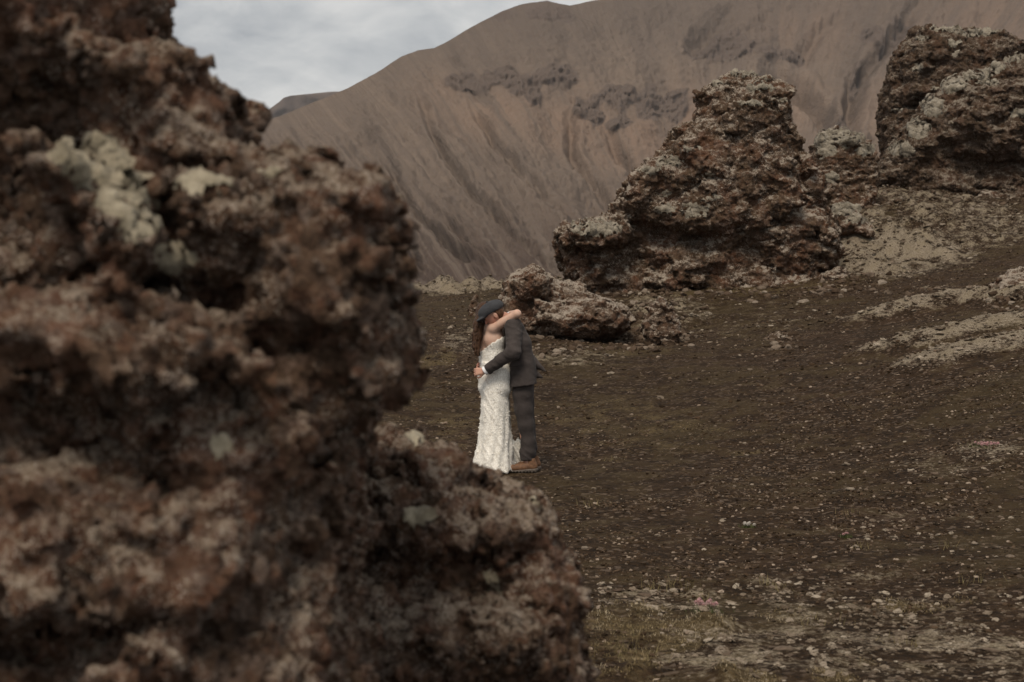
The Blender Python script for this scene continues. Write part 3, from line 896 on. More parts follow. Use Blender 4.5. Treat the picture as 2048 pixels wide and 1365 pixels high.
make_rock('crag', 48.0, [
    ([(1768, 250), (1770, 200), (1777, 165), (1790, 115), (1816, 78), (1836, 47), (1868, 56), (1905, 56), (1945, 60), (1985, 66), (2010, 88), (2035, 100), (2080, 106), (2160, 110), (2180, 430), (1800, 430), (1775, 300)], 0.5, 1.7, 1.1),
    ([(1790, 130), (1836, 60), (1990, 70), (2060, 110), (2060, 200), (1900, 230), (1790, 220)], -0.5, 1.0, 0.9),
], 'upright dark crag at the right edge, behind the moss edged block', 'rock_dark', 0.046, 0.15, 1.0,
    cushions=[(1900, 58, 40, 8, 0.10), (1960, 66, 40, 9, .10), (1850, 78, 18, 6, .1), (1905, 90, 26, 9, 0.10), (1840, 138, 16, 12, 0.10), (1790, 220, 16, 6, 0.10), (1830, 195, 18, 8, 0.10), (1910, 110, 14, 8, .08), (1870, 180, 18, 6, .08)],
    big=0.85, seed=13.0, layer=1.45, strat=0.06, inset=0.04)
make_rock('crag', 43.5, [
    ([(1752, 352), (1790, 292), (1828, 248), (1866, 196), (1918, 150), (1985, 142), (2040, 108), (2110, 96), (2180, 120), (2200, 440), (1960, 430), (1880, 420), (1800, 410), (1762, 385)], 0.4, 1.6, 1.0),
    ([(1850, 260), (1920, 190), (2000, 165), (2120, 170), (2160, 330), (1980, 330), (1880, 320)], -0.7, 1.0, 0.9),
], 'broad leaning lava block at the right edge with a pale mossy ridge', 'rock_dark', 0.042, 0.15, 1.0,
    rag_c=0.5, cushions=[(1805, 300, 32, 18, 0.12), (1835, 258, 28, 22, 0.14), (1866, 212, 28, 24, 0.14), (1905, 170, 36, 20, 0.14), (1950, 150, 34, 12, 0.12), (1990, 138, 26, 12, .12), (2022, 115, 26, 14, 0.12), (2040, 228, 30, 10, 0.1), (1975, 165, 30, 10, .1)],
    big=0.85, seed=21.0, layer=1.6)
make_rock('outcrop', 26.5, [
    ([(1002, 600), (1010, 566), (1036, 542), (1066, 529), (1094, 544), (1128, 566), (1160, 562), (1184, 590), (1232, 602), (1252, 616), (1266, 642), (1240, 668), (1200, 690), (1060, 690), (1010, 650)], 0.3, 0.95, 0.55),
    ([(1120, 610), (1200, 600), (1255, 625), (1250, 655), (1190, 676), (1120, 668), (1060, 650), (1070, 600)], -0.45, 0.6, 0.5),
    ([(1020, 570), (1065, 535), (1100, 560), (1090, 600), (1040, 600)], -0.4, 0.4, 0.4),
], 'low reddish lava outcrop right behind the couple', 'rock_out', 0.021, 0.075, 0.85, big=0.7, seed=25.0, layer=1.4)
make_rock('boulder_stone', 25.6, [([(1286, 660), (1296, 618), (1322, 598), (1346, 612), (1362, 648), (1356, 690), (1300, 692)], 0.1, 0.35, 0.25)],
          'small pointed grey stone standing right of the reddish outcrop', 'rock_out', 0.022, 0.07, 1.0, big=0.35, seed=29.0)
make_rock('rock_stump', 30.0, [([(934, 640), (938, 612), (946, 592), (953, 590), (959, 612), (964, 640)], 0.0, 0.17, 0.10)],
          'thin dark rock stump poking up left of the groom\'s cap', 'rock_mid', 0.018, 0.05, 0.8, big=0.25, seed=31.0)
make_rock('rock', 24.0, [([(1984, 610), (2000, 572), (2032, 546), (2070, 536), (2140, 530), (2160, 660), (2000, 640)], 0.3, 0.6, 0.4)],
          'red brown rock cut off by the right edge above the pale gravel ridges', 'rock_out', 0.028, 0.08, 1.0, big=0.45, seed=33.0)
make_rock('rock', 29.5, [([(1858, 600), (1866, 580), (1888, 572), (1908, 580), (1916, 602)], 0.1, 0.3, 0.2)],
          'flat pale lichen rock alone on the slope below the right hand crag', 'rock_out', 0.022, 0.06, 1.0, big=0.3, seed=37.0)
make_rock('rock', 24.2, [([(1536, 690), (1542, 672), (1560, 666), (1578, 674), (1584, 692)], 0.1, 0.22, 0.15)],
          'little pale stone pile alone on the open slope right of the outcrop', 'rock_out', 0.018, 0.05, 1.0, big=0.25, seed=39.0)
make_rock('rock', 36.5, [([(1668, 470), (1674, 432), (1692, 420), (1722, 428), (1738, 448), (1744, 478)], 0.2, 0.7, 0.5)],
          'rounded mossy rock at the right foot of the tall tower', 'rock_out', 0.035, 0.10, 0.9,
          cushions=[(1690, 425, 30, 12, 0.09), (1715, 440, 30, 12, 0.09)], big=0.5, seed=41.0)
make_rock('rock', 33.2, [([(1640, 580), (1648, 548), (1672, 536), (1696, 545), (1706, 580)], 0.1, 0.4, 0.3)],
          'low crumbly rock half buried where pale moss begins', 'rock_out', 0.026, 0.07, 1.0, big=0.35, seed=43.0)
make_rock('rock', 35.5, [([(1716, 530), (1720, 510), (1730, 504), (1742, 512), (1746, 530)], 0.0, 0.2, 0.15)],
          'little dark rock sitting in the pale yellow moss patch', 'rock_mid', 0.02, 0.05, 0.9, big=0.25, seed=45.0)
make_rock('rock', 42.0, [([(1940, 405), (1948, 388), (1968, 386), (1982, 396), (1988, 410)], -0.6, 0.3, 0.2)],
          'small pale stone at the foot of the leaning right hand block', 'rock_out', 0.025, 0.06, 1.0, big=0.3, seed=47.0)

# ------------------------------------------------------------------ loose stones, gravel, lichen, moss
def ico(sub=1):
    import bmesh
    bm = bmesh.new()
    bmesh.ops.create_icosphere(bm, subdivisions=sub, radius=1.0)
    v = np.array([x.co[:] for x in bm.verts], np.float32)
    f = np.array([[x.index for x in p.verts] for p in bm.faces], np.int32)
    bm.free()
    return v, f
ICO1, ICO2 = ico(1), ico(2)

def inst_mat(name, cols, rough=0.95):
    m, t, b = new_mat(name)
    r = N(t, 'ShaderNodeObjectInfo').outputs['Random']
    c = N(t, 'ShaderNodeTexCoord').outputs['Object']
    col = RAMP(t, r, cols)
    n = NOISE(t, c, 3.0, 4, 0.7)
    t.links.new(MIX(t, SMOOTH(t, n, 0.3, 0.7), MIX(t, 0.45, col, (0.02, 0.014, 0.01)), col), b.inputs['Base Color'])
    b.inputs['Roughness'].default_value = rough
    b.inputs['Specular IOR Level'].default_value = 0.1
    return m
MAT['gravel'] = inst_mat('gravel_stones', [(0.0, (0.012, 0.007, 0.003)), (0.40, (0.050, 0.031, 0.017)), (0.66, (0.085, 0.055, 0.034)), (0.84, (0.15, 0.107, 0.075)), (1.0, (0.36, 0.285, 0.22))])
MAT['rubble'] = inst_mat('lava_rubble', [(0.0, (0.035, 0.022, 0.013)), (0.6, (0.10, 0.068, 0.046)), (0.85, (0.17, 0.13, 0.098)), (1.0, (0.30, 0.25, 0.20))])
MAT['lichen'] = inst_mat('lichen_tufts', [(0.0, (0.10, 0.073, 0.050)), (0.5, (0.21, 0.165, 0.122)), (1.0, (0.38, 0.32, 0.25))])

def scatter_object(name, P, size, mat, label, kinds=4, flat=0.6, lumpy=False, parent=None):
    """a point mesh; geometry nodes put a small irregular stone on every point"""
    me = bpy.data.meshes.new(name)
    me.vertices.add(len(P))
    me.vertices.foreach_set('co', np.asarray(P, np.float32).ravel())
    me.attributes.new('size', 'FLOAT', 'POINT').data.foreach_set('value', np.asarray(size, np.float32))
    me.materials.append(mat)
    o = bpy.data.objects.new(name, me)
    COL.objects.link(o)
    ng = bpy.data.node_groups.new(name + '_nodes', 'GeometryNodeTree')
    ng.interface.new_socket('Geometry', in_out='INPUT', socket_type='NodeSocketGeometry')
    ng.interface.new_socket('Geometry', in_out='OUTPUT', socket_type='NodeSocketGeometry')
    gi = ng.nodes.new('NodeGroupInput')
    go = ng.nodes.new('NodeGroupOutput')
    g2i = ng.nodes.new('GeometryNodeGeometryToInstance')
    for k in range(kinds):
        ic = N(ng, 'GeometryNodeMeshIcoSphere', {'Radius': 1.0, 'Subdivisions': 3 if lumpy else 2})
        nz = N(ng, 'ShaderNodeTexNoise', {'Scale': 1.7 if lumpy else 0.9, 'Detail': 3.0, 'W': k * 5.7 + 1.3}, noise_dimensions='4D')
        sub = N(ng, 'ShaderNodeVectorMath', {0: nz.outputs[1], 1: (0.5, 0.5, 0.5)}, operation='SUBTRACT')
        sc = N(ng, 'ShaderNodeVectorMath', {0: sub.outputs[0]}, operation='SCALE')
        sc.inputs['Scale'].default_value = 3.0 if lumpy else 1.9
        sp = N(ng, 'GeometryNodeSetPosition', {'Geometry': ic.outputs[0], 'Offset': sc.outputs[0]})
        sm = N(ng, 'GeometryNodeSetMaterial', {'Geometry': sp.outputs[0], 'Material': mat})
        ng.links.new(sm.outputs[0], g2i.inputs[0])
    ip = N(ng, 'GeometryNodeInstanceOnPoints', {'Points': gi.outputs[0], 'Instance': g2i.outputs[0], 'Pick Instance': True})
    rv = N(ng, 'FunctionNodeRandomValue', data_type='FLOAT_VECTOR')
    rv.inputs[0].default_value = (-0.35, -0.35, 0.0)
    rv.inputs[1].default_value = (0.35, 0.35, 6.283)
    e2r = N(ng, 'FunctionNodeEulerToRotation', {0: rv.outputs[0]})
    ng.links.new(e2r.outputs[0], ip.inputs['Rotation'])
    at_ = N(ng, 'GeometryNodeInputNamedAttribute', {'Name': 'size'}, data_type='FLOAT')
    rs = N(ng, 'FunctionNodeRandomValue', data_type='FLOAT_VECTOR')
    rs.inputs[0].default_value = (0.7, 0.7, flat * 0.6)
    rs.inputs[1].default_value = (1.3, 1.1, flat * 1.3)
    rs.inputs['Seed'].default_value = 5
    vs = N(ng, 'ShaderNodeVectorMath', {0: rs.outputs[0]}, operation='SCALE')
    ng.links.new(at_.outputs[0], vs.inputs['Scale'])
    ng.links.new(vs.outputs[0], ip.inputs['Scale'])
    ng.links.new(ip.outputs[0], go.inputs[0])
    mod = o.modifiers.new('scatter', 'NODES')
    mod.node_group = ng
    tag(o, label, None, None, 'stuff')
    return o

def fan_points(n, y0, y1, k=0.42, pw=2.0, left=-1.0):
    u = rng.random(n)
    y = (y0 ** pw + u * (y1 ** pw - y0 ** pw)) ** (1 / pw)
    x = (left + (1 - left) * rng.random(n)) * (0.4 + k * y)
    return x, y

def keep_noise(x, y, f, lo, hi):
    return rng.random(len(x)) < sstep(fbm(np.stack([x * f, y * f, 0 * x + 4.4], -1), 3), lo, hi)

xa, ya = fan_points(120000, 4.5, 17, left=-0.35)
xb, yb = fan_points(100000, 17, 44)
x_, y_ = np.r_[xa, xb], np.r_[ya, yb]
k = keep_noise(x_, y_, 0.7, -0.40, 0.45) & (keep_noise(x_, y_, 4.0, -0.45, 0.3))
x_, y_ = x_[k], y_[k]
sz = np.where(y_ < 17, 0.0035 + 0.014 * rng.random(len(x_)) ** 5, 0.009 + 0.024 * rng.random(len(x_)) ** 5)
scatter_object('gravel', np.stack([x_, y_, ground_full(x_, y_) + sz * 0.15], -1), sz, MAT['gravel'], 'loose dark cinder gravel strewn over the slope', 5, 0.65)

xa, ya = fan_points(95000, 5, 18, left=-0.3)
xb, yb = fan_points(60000, 18, 44)
x_, y_ = np.r_[xa, xb], np.r_[ya, yb]
z_, p_, g_ = ground_full(x_, y_, True)
k = rng.random(len(x_)) < np.clip(p_ * 0.55 - 0.06, 0.004, 1)
x_, y_, z_ = x_[k], y_[k], z_[k]
sz = np.where(y_ < 18, 0.007 + 0.017 * rng.random(len(x_)) ** 2.5, 0.020 + 0.035 * rng.random(len(x_)) ** 2)
scatter_object('lichen', np.stack([x_, y_, z_ + sz * 0.1], -1), sz, MAT['lichen'], 'pale grey lichen tufts growing over the gravel', 6, 0.42, lumpy=True)

# rubble fallen round the feet of the rocks
rx, ry = [], []
for px0, px1, py0, py1, n_ in ((1120, 1700, 566, 592, 900), (1010, 1280, 650, 700, 700), (1280, 1370, 655, 690, 200), (1640, 1770, 400, 470, 350), (1770, 2040, 385, 410, 400), (1180, 1330, 590, 640, 500),
                              (1640, 1720, 520, 580, 250), (1850, 1925, 585, 606, 120), (1990, 2048, 600, 640, 200), (1535, 1590, 675, 695, 120)):
    c = np.array([ground_at(px0 + (px1 - px0) * u, py0 + (py1 - py0) * v) for u in np.linspace(0, 1, 7) for v in (0, 0.5, 1)])
    k = rng.integers(0, len(c), n_)
    w = abs(px1 - px0) / F * c[:, 1].mean() / 7
    rx += list(c[k, 0] + rng.normal(size=n_) * w * 0.7)
    ry += list(c[k, 1] + rng.normal(size=n_) * 0.5)
rx, ry = np.array(rx), np.array(ry)
sz = 0.015 + 0.085 * rng.random(len(rx)) ** 4
scatter_object('rubble', np.stack([rx, ry, ground_full(rx, ry) + sz * 0.15], -1), sz, MAT['rubble'], 'broken lava rubble lying round the feet of the rocks', 6, 0.7)

# individual pale stones one can pick out on the slope
def stone_meshes(n):
    out = []
    for i in range(n):
        v, f = ICO2
        p = v * (1 + 0.95 * fbm(v * 0.8 + i * 9.1, 3, 0.6)[:, None]) * np.array([1, 0.7 + 0.3 * random.random(), 0.38 + 0.2 * random.random()])
        p = p + 0.12 * _J[(np.abs(v * 977).astype(int) @ np.array([1, 7, 31])) % 4096] - 0.06
        me = bpy.data.meshes.new('stone')
        me.from_pydata(p.tolist(), [], f.tolist())
        me.polygons.foreach_set('use_smooth', np.ones(len(f), bool))
        me.materials.append(MAT['stone'])
        out.append(me)
    return out
MAT['stone'] = inst_mat('loose_stones', [(0.0, (0.070, 0.048, 0.034)), (0.5, (0.13, 0.096, 0.070)), (1.0, (0.25, 0.205, 0.16))])
SM = stone_meshes(9)
named = [(1290, 1000), (1480, 775), (1693, 932), (1455, 1308), (1570, 1305), (1440, 1302), (1235, 1185), (1380, 764), (1600, 758), (1700, 985), (1880, 925), (1870, 950),
         (2040, 880), (1950, 1090), (1980, 1305), (2020, 1117), (1712, 1097), (1585, 910), (1560, 640), (1660, 565), (1500, 742), (1720, 745), (1340, 835), (1290, 1190)]
sp_ = [ground_at(*p) for p in named]
sx, sy = fan_points(520, 6.2, 17, left=-0.05)
sk = keep_noise(sx, sy, 0.5, -0.3, 0.5)
pts = [(p[0], p[1], 0.024 + 0.016 * random.random()) for p in sp_] + [(a, b, 0.008 + 0.014 * random.random() ** 2) for a, b in zip(sx[sk], sy[sk])]
pts = pts[:200]
zs = ground_full(np.array([p[0] for p in pts]), np.array([p[1] for p in pts]))
for (a, b, s), z in zip(pts, zs):
    o = bpy.data.objects.new('stone', random.choice(SM))
    o.location = (a, b, z + s * 0.12)
    o.scale = (s * 1.3, s, s)
    o.rotation_euler = (random.uniform(-.2, .2), random.uniform(-.2, .2), random.uniform(0, 6.28))
    o.parent = ground
    COL.objects.link(o)

def blades(P, L, wd, lean, seed=0):
    """triangular blades growing from points P"""
    n = len(P)
    r = np.random.default_rng(seed)
    a = r.random(n) * 6.283
    up = np.stack([np.cos(a) * lean, np.sin(a) * lean, np.ones(n)], -1) + r.normal(size=(n, 3)) * 0.25 * np.array([1, 1, .2])
    up /= np.linalg.norm(up, axis=1, keepdims=True)
    sd = np.stack([-np.sin(a), np.cos(a), 0 * a], -1)
    V = np.concatenate([P - sd * wd[:, None], P + sd * wd[:, None], P + up * L[:, None]], 1).reshape(-1, 3)
    return V, np.arange(3 * n).reshape(-1, 3)

def blade_mat(name, cols):
    m, t, b = new_mat(name)
    c = N(t, 'ShaderNodeTexCoord').outputs['Object']
    n = M(t, 'ADD', M(t, 'MULTIPLY', NOISE(t, c, 2.5, 3), 0.65), M(t, 'MULTIPLY', NOISE(t, c, 70, 2), 0.35))
    t.links.new(RAMP(t, n, cols), b.inputs['Base Color'])
    b.inputs['Roughness'].default_value = 0.9
    b.inputs['Specular IOR Level'].default_value = 0.1
    return m
MAT['moss_blade'] = blade_mat('moss_shoots', [(0.36, (0.075, 0.055, 0.024)), (0.48, (0.20, 0.150, 0.080)), (0.60, (0.36, 0.30, 0.215))])
xa, ya = fan_points(260000, 5.0, 13, left=-0.1)
za, pa, ga = ground_full(xa, ya, True)
k = rng.random(len(xa)) < np.clip(ga - 0.12, 0, 1) * 0.9
xa, ya, za = xa[k], ya[k], za[k]
V, T_ = blades(np.stack([xa, ya, za - 0.002], -1), 0.010 + 0.016 * rng.random(len(xa)), 0.0012 + 0.0014 * rng.random(len(xa)), 0.7, 1)
mo = mesh_obj('moss', V, T_, MAT['moss_blade'], smooth=False)
tag(mo, 'yellow green moss shoots matted over the ground at lower right', None, None, 'stuff')
MAT['dry_grass'] = blade_mat('dry_grass_blades', [(0.35, (0.10, 0.08, 0.035)), (0.6, (0.26, 0.21, 0.11))])
xa, ya = [], []
for px, py, n, r in [(1365, 1178, 40, .05), (1300, 1180, 26, .04), (1405, 1200, 26, .05), (1720, 1098, 16, .04), (1260, 1300, 40, .10), (1890, 1095, 14, .05), (1800, 1290, 20, .08), (1960, 1170, 14, .06),
                     (1540, 1170, 16, .05), (1640, 1250, 20, .08), (1230, 920, 14, .06), (1180, 1010, 14, .08), (1700, 1030, 14, .06), (1560, 1180, 14, .06)]:
    c = ground_at(px, py)
    xa += list(c[0] + rng.normal(size=n) * r)
    ya += list(c[1] + rng.normal(size=n) * r)
xa, ya = np.array(xa), np.array(ya)
V, T_ = blades(np.stack([xa, ya, ground_full(xa, ya) - 0.002], -1), 0.04 + 0.05 * rng.random(len(xa)), 0.0013 + 0.001 * rng.random(len(xa)), 0.45, 2)
tag(mesh_obj('dry_grass', V, T_, MAT['dry_grass'], smooth=False), 'sparse dry grass blades sprouting from the moss', None, None, 'stuff')

# ------------------------------------------------------------------ flowers
MAT['leaf'] = blade_mat('thrift_leaves', [(0.35, (0.035, 0.045, 0.018)), (0.6, (0.10, 0.11, 0.045))])
MAT['stem'] = plain_mat('flower_stem', (0.10, 0.10, 0.045))
MAT['pink'] = plain_mat('pink_petals', (0.58, 0.37, 0.37), 0.7, 0.35, 90)
MAT['white_petal'] = plain_mat('white_petals', (0.62, 0.58, 0.53), 0.7, 0.15, 90)

def flower_clump(px, py, width, nfl, size, mat, label, name, cat, tall=0.05):
    c = ground_at(px, py)
    c[2] = ground_full(c[:1], c[1:2])[0]
    root = empty(name, c)
    tag(root, label, cat)
    r = np.random.default_rng(int(px))
    n = 260
    q = r.normal(size=(n, 2)) * width * 0.32
    P = np.stack([q[:, 0], q[:, 1], np.full(n, -0.004)], -1)
    V, T_ = blades(P, 0.02 + 0.025 * r.random(n), np.full(n, 0.0016), 0.6, int(px) + 1)
    mesh_obj('leaf_tuft', V, T_, MAT['leaf'], root, smooth=False)['kind'] = 'stuff'
    v, f = ICO2
    for i in range(nfl):
        a, d = r.random() * 6.283, math.sqrt(r.random()) * width * 0.5
        x, y = math.cos(a) * d, math.sin(a) * d * 0.6
        h = tall * (0.7 + 0.5 * r.random())
        # a round head of many small petals
        pv, pf = [], []
        m = 34
        for j in range(m):
            dz = 1 - 1.5 * (j + 0.5) / m
            ph = j * 2.39996 + r.random() * 0.4
            rr = math.sqrt(max(0, 1 - dz * dz))
            dr = np.array([rr * math.cos(ph), rr * math.sin(ph), dz])
            sd = np.cross(dr, [0.1, 0.2, 1.0])
            sd /= np.linalg.norm(sd) + 1e-6
            u2 = np.cross(sd, dr)
            s_ = size * (0.9 + 0.3 * r.random())
            b0 = len(pv)
            pv += [dr * s_ * 0.45, dr * s_ * 0.85 + sd * s_ * 0.34, dr * s_ * 1.1 + u2 * s_ * 0.15, dr * s_ * 0.85 - sd * s_ * 0.34]
            pf.append([b0, b0 + 1, b0 + 2, b0 + 3])
        pv = np.array(pv) + np.array([x, y, h])
        hd = mesh_obj('flower_head', pv, np.array(pf), mat, root, smooth=False)
        ring = np.array([[math.cos(q_) * 0.0011, math.sin(q_) * 0.0011] for q_ in (0, 2.09, 4.19)])
        sv = np.concatenate([np.c_[ring + [x * 0.6, y * 0.6], np.full(3, -0.005)], np.c_[ring + [x, y], np.full(3, h)]])
        mesh_obj('stem', sv, np.array([[0, 1, 4, 3], [1, 2, 5, 4], [2, 0, 3, 5]]), MAT['stem'], hd)
    return root
flower_clump(1412, 1246, 0.125, 12, 0.0125, MAT['pink'], 'pink thrift clump in yellow moss beside the lower foreground rock', 'thrift', 'flower', 0.05)
flower_clump(1692, 1078, 0.055, 4, 0.009, MAT['pink'], 'tiny pair of pink flowers alone on the dark open slope', 'thrift', 'flower', 0.03)
flower_clump(1975, 896, 0.25, 26, 0.012, MAT['pink'], 'wide low mat of pink thrift near the right edge', 'thrift', 'flower', 0.03)
flower_clump(1497, 1056, 0.09, 7, 0.013, MAT['white_petal'], 'small tuft of white flowers on the dark slope right of the couple', 'wildflower', 'flower', 0.03)

# ------------------------------------------------------------------ the couple
CX, CY, PS = (1010 - 1024) / F * 14.4, 14.4, 197.5
CZ = float(ground_full([CX + 0.1], [CY])[0])

def L(px, py, y=0.0):
    return np.array([(px - 1010) / PS, y, (945 - py) / PS], np.float32)

def axes(fwd, up):
    f = np.array(fwd, float)
    f /= np.linalg.norm(f)
    u = np.array(up, float)
    u -= f * (u @ f)
    u /= np.linalg.norm(u)
    return np.stack([f, np.cross(u, f), u])     # rows: forward, left, up

def sdf_obj(name, fn, lo, hi, h, mat, parent, fine=None, margin=1.6, attrs=None):
    V, Q = nets(fn, lo, hi, h, margin)
    if fine is not None:
        V = V + vnormals(V, Q) * fine(V)[:, None]
    return mesh_obj(name, V, Q, mat, parent)

def cloth_mat(name, lo, hi, weave=300.0, bmp=0.12, sheen=0.04):
    m, t, b = new_mat(name)
    c = N(t, 'ShaderNodeTexCoord').outputs['Object']
    n1 = NOISE(t, c, 9.0, 4)
    n2 = NOISE(t, c, weave, 2, 0.7)
    f = M(t, 'ADD', M(t, 'MULTIPLY', n1, 0.5), M(t, 'MULTIPLY', n2, 0.5))
    t.links.new(MIX(t, SMOOTH(t, f, 0.35, 0.65), lo, hi), b.inputs['Base Color'])
    b.inputs['Roughness'].default_value = 0.9
    b.inputs['Specular IOR Level'].default_value = 0.15
    b.inputs['Sheen Weight'].default_value = sheen
    bump(t, b, M(t, 'ADD', M(t, 'MULTIPLY', NOISE(t, c, 26.0, 3, 0.5, 0.6), 1.0), M(t, 'MULTIPLY', n2, 0.15)), bmp, 0.02)
    return m

def skin_mat(name, col, red):
    m, t, b = new_mat(name)
    c = N(t, 'ShaderNodeTexCoord').outputs['Object']
    n = NOISE(t, c, 9.0, 4)
    t.links.new(MIX(t, SMOOTH(t, n, 0.4, 0.7), col, red), b.inputs['Base Color'])
    b.inputs['Roughness'].default_value = 0.55
    b.inputs['Subsurface Weight'].default_value = 0.08
    b.inputs['Subsurface Radius'].default_value = (0.02, 0.008, 0.004)
    b.inputs['Subsurface Scale'].default_value = 0.5
    return m
MAT['suit'] = cloth_mat('charcoal_wool', (0.038, 0.031, 0.029), (0.064, 0.053, 0.049))
MAT['trouser'] = cloth_mat('charcoal_trouser_wool', (0.034, 0.028, 0.026), (0.056, 0.046, 0.043))
MAT['cap'] = cloth_mat('slate_cap_wool', (0.030, 0.030, 0.033), (0.050, 0.051, 0.055), 300)
MAT['shirt'] = cloth_mat('white_cotton', (0.66, 0.66, 0.67), (0.76, 0.76, 0.77), 300, 0.1)
MAT['skin_b'] = skin_mat('fair_skin', (0.52, 0.345, 0.265), (0.50, 0.31, 0.23))
MAT['skin_g'] = skin_mat('ruddy_skin', (0.46, 0.265, 0.195), (0.44, 0.20, 0.14))

def lace_mat():
    m, t, b = new_mat('ivory_lace')
    c = N(t, 'ShaderNodeTexCoord').outputs['Object']
    v = VORO(t, c, 42.0, 'DISTANCE_TO_EDGE')
    n = NOISE(t, c, 60.0, 4, 0.65)
    f = M(t, 'ADD', SMOOTH(t, v, 0.02, 0.16), M(t, 'MULTIPLY', M(t, 'SUBTRACT', n, 0.5), 0.9))
    t.links.new(MIX(t, SMOOTH(t, f, 0.1, 0.9), (0.66, 0.62, 0.55), (0.83, 0.80, 0.74)), b.inputs['Base Color'])
    b.inputs['Roughness'].default_value = 0.75
    bump(t, b, M(t, 'ADD', f, n), 0.3, 0.006)
    return m
MAT['lace'] = lace_mat()
MAT['petal'] = plain_mat('ivory_applique', (0.80, 0.765, 0.70), 0.7, 0.08, 40)
MAT['shoe'] = plain_mat('tan_leather', (0.135, 0.070, 0.038), 0.6, 0.3, 30, 0.3)
MAT['sole'] = plain_mat('grey_rubber', (0.115, 0.095, 0.080), 0.85, 0.25, 50, 0.2)
MAT['grey_shoe'] = plain_mat('grey_canvas', (0.16, 0.145, 0.125), 0.85, 0.25, 60, 0.2)
MAT['light_sole'] = plain_mat('pale_rubber', (0.42, 0.39, 0.35), 0.8, 0.15, 50)

def hair_mat(name, a, b_):
    m, t, b = new_mat(name)
    c = N(t, 'ShaderNodeTexCoord').outputs['Object']
    mp = N(t, 'ShaderNodeMapping', {'Vector': c, 'Scale': (1, 1, 0.12)}).outputs[0]
    n = NOISE(t, mp, 110.0, 4, 0.6, 0.6)
    t.links.new(MIX(t, SMOOTH(t, n, 0.35, 0.65), a, b_), b.inputs['Base Color'])
    b.inputs['Roughness'].default_value = 0.5
    b.inputs['Specular IOR Level'].default_value = 0.15
    bump(t, b, n, 0.8, 0.012)
    return m
MAT['hair_b'] = hair_mat('brown_hair', (0.022, 0.011, 0.006), (0.085, 0.044, 0.025))
MAT['hair_g'] = hair_mat('reddish_brown_hair', (0.050, 0.024, 0.013), (0.13, 0.065, 0.035))
MAT['dark'] = plain_mat('dark_eye', (0.02, 0.015, 0.012), 0.3)

def head_sdf(P, c, A, s=1.0):
    """skull, jaw, nose, brow, ears; A rows = forward, left, up"""
    q = (P - c) @ A.T.astype(np.float32) / s
    d = ellipsoid(q, (-0.008, 0, 0.025), (0.098, 0.076, 0.092))
    d = smin(d, ellipsoid(q, (0.022, 0, -0.040), (0.066, 0.058, 0.072)), 0.03)
    d = smin(d, ellipsoid(q, (0.052, 0, -0.088), (0.028, 0.030, 0.024)), 0.03)          # chin
    d = smin(d, capsule(q, (0.088, 0, 0.012), (0.108, 0, -0.026), 0.008, 0.013), 0.012)  # nose
    d = smin(d, capsule(q, (0.084, -0.03, 0.022), (0.084, 0.03, 0.022), 0.010, 0.010), 0.012)
    d = smin(d, capsule(q, (0.080, -0.018, -0.056), (0.080, 0.018, -0.056), 0.010, 0.010), 0.008)   # lips
    for sgn in (-1, 1):
        d = np.maximum(d, -(np.linalg.norm(q - np.array([0.098, sgn * 0.032, 0.004]), axis=1) - 0.014))
        d = np.minimum(d, np.linalg.norm(q - np.array([0.078, sgn * 0.031, 0.003]), axis=1) - 0.0125)  # eyeballs
        e = ellipsoid(q, (-0.010, sgn * 0.078, -0.012), (0.020, 0.011, 0.034))
        e = np.maximum(e, -ellipsoid(q, (-0.006, sgn * 0.092, -0.010), (0.011, 0.008, 0.021)))
        d = smin(d, e, 0.006)
    return d * s

def hand_sdf(P, wrist, A, curl=0.6, s=1.0, side=1):
    """palm, four fingers of unequal length, thumb. A rows = along the fingers, across (to the thumb), out of the palm's back"""
    q = (P - wrist) @ A.T.astype(np.float32) / s
    d = None
    for i, y in enumerate((-0.030, -0.010, 0.010, 0.028)):
        c = capsule(q, (0.012, y * 0.6, 0), (0.085, y, 0.002), 0.016, 0.013)
        d = c if d is None else smin(d, c, 0.012)
    for i, (y, ln) in enumerate(((-0.031, 0.060), (-0.010, 0.074), (0.011, 0.080), (0.030, 0.070))):
        p = np.array([0.086, y, 0.002])
        a = 0.0
        for seg, r0, r1 in ((0.45, 0.0095, 0.0088), (0.32, 0.0088, 0.008), (0.25, 0.008, 0.0068)):
            a += curl * (0.9 + 0.1 * i)
            n_ = p + np.array([math.cos(a), 0.02 * (i - 1.5), -math.sin(a)]) * ln * seg
            d = smin(d, capsule(q, p, n_, r0, r1), 0.004)
            p = n_
    th = [np.array([0.022, 0.022, -0.004]), np.array([0.052, 0.050, -0.014]), np.array([0.078, 0.056, -0.026]), np.array([0.096, 0.050, -0.036])]
    for (a_, b_), r0, r1 in zip(zip(th[:-1], th[1:]), (0.015, 0.011, 0.0095), (0.011, 0.0095, 0.0078)):
        d = smin(d, capsule(q, a_, b_, r0, r1), 0.006)
    return d * s

# ---------------- groom
groom = empty('person', (CX, CY, CZ))
tag(groom, 'man in a dark charcoal suit and flat cap bending to embrace the woman', 'person', 'the embracing couple')
G_NECK = (L(1024, 645, -0.03), L(999, 634, -0.10))
HC_G = L(987, 632, -0.125)
A_G = axes((-0.80, -0.05, -0.60), (-0.42, -0.10, 0.80))
G_ARM_N = [(L(1027, 655, -0.20), 0.082), (L(1027, 704, -0.315), 0.070), (L(972, 742, -0.235), 0.047)]
G_ARM_F = [(L(1022, 652, 0.20), 0.078), (L(1012, 700, 0.30), 0.068), (L(970, 733, 0.10), 0.047)]
HANDN = axes((-0.97, 0.22, -0.12), (-0.1, -0.95, 0.25))
HANDF = axes((-0.75, -0.62, -0.15), (-0.55, 0.62, 0.3))

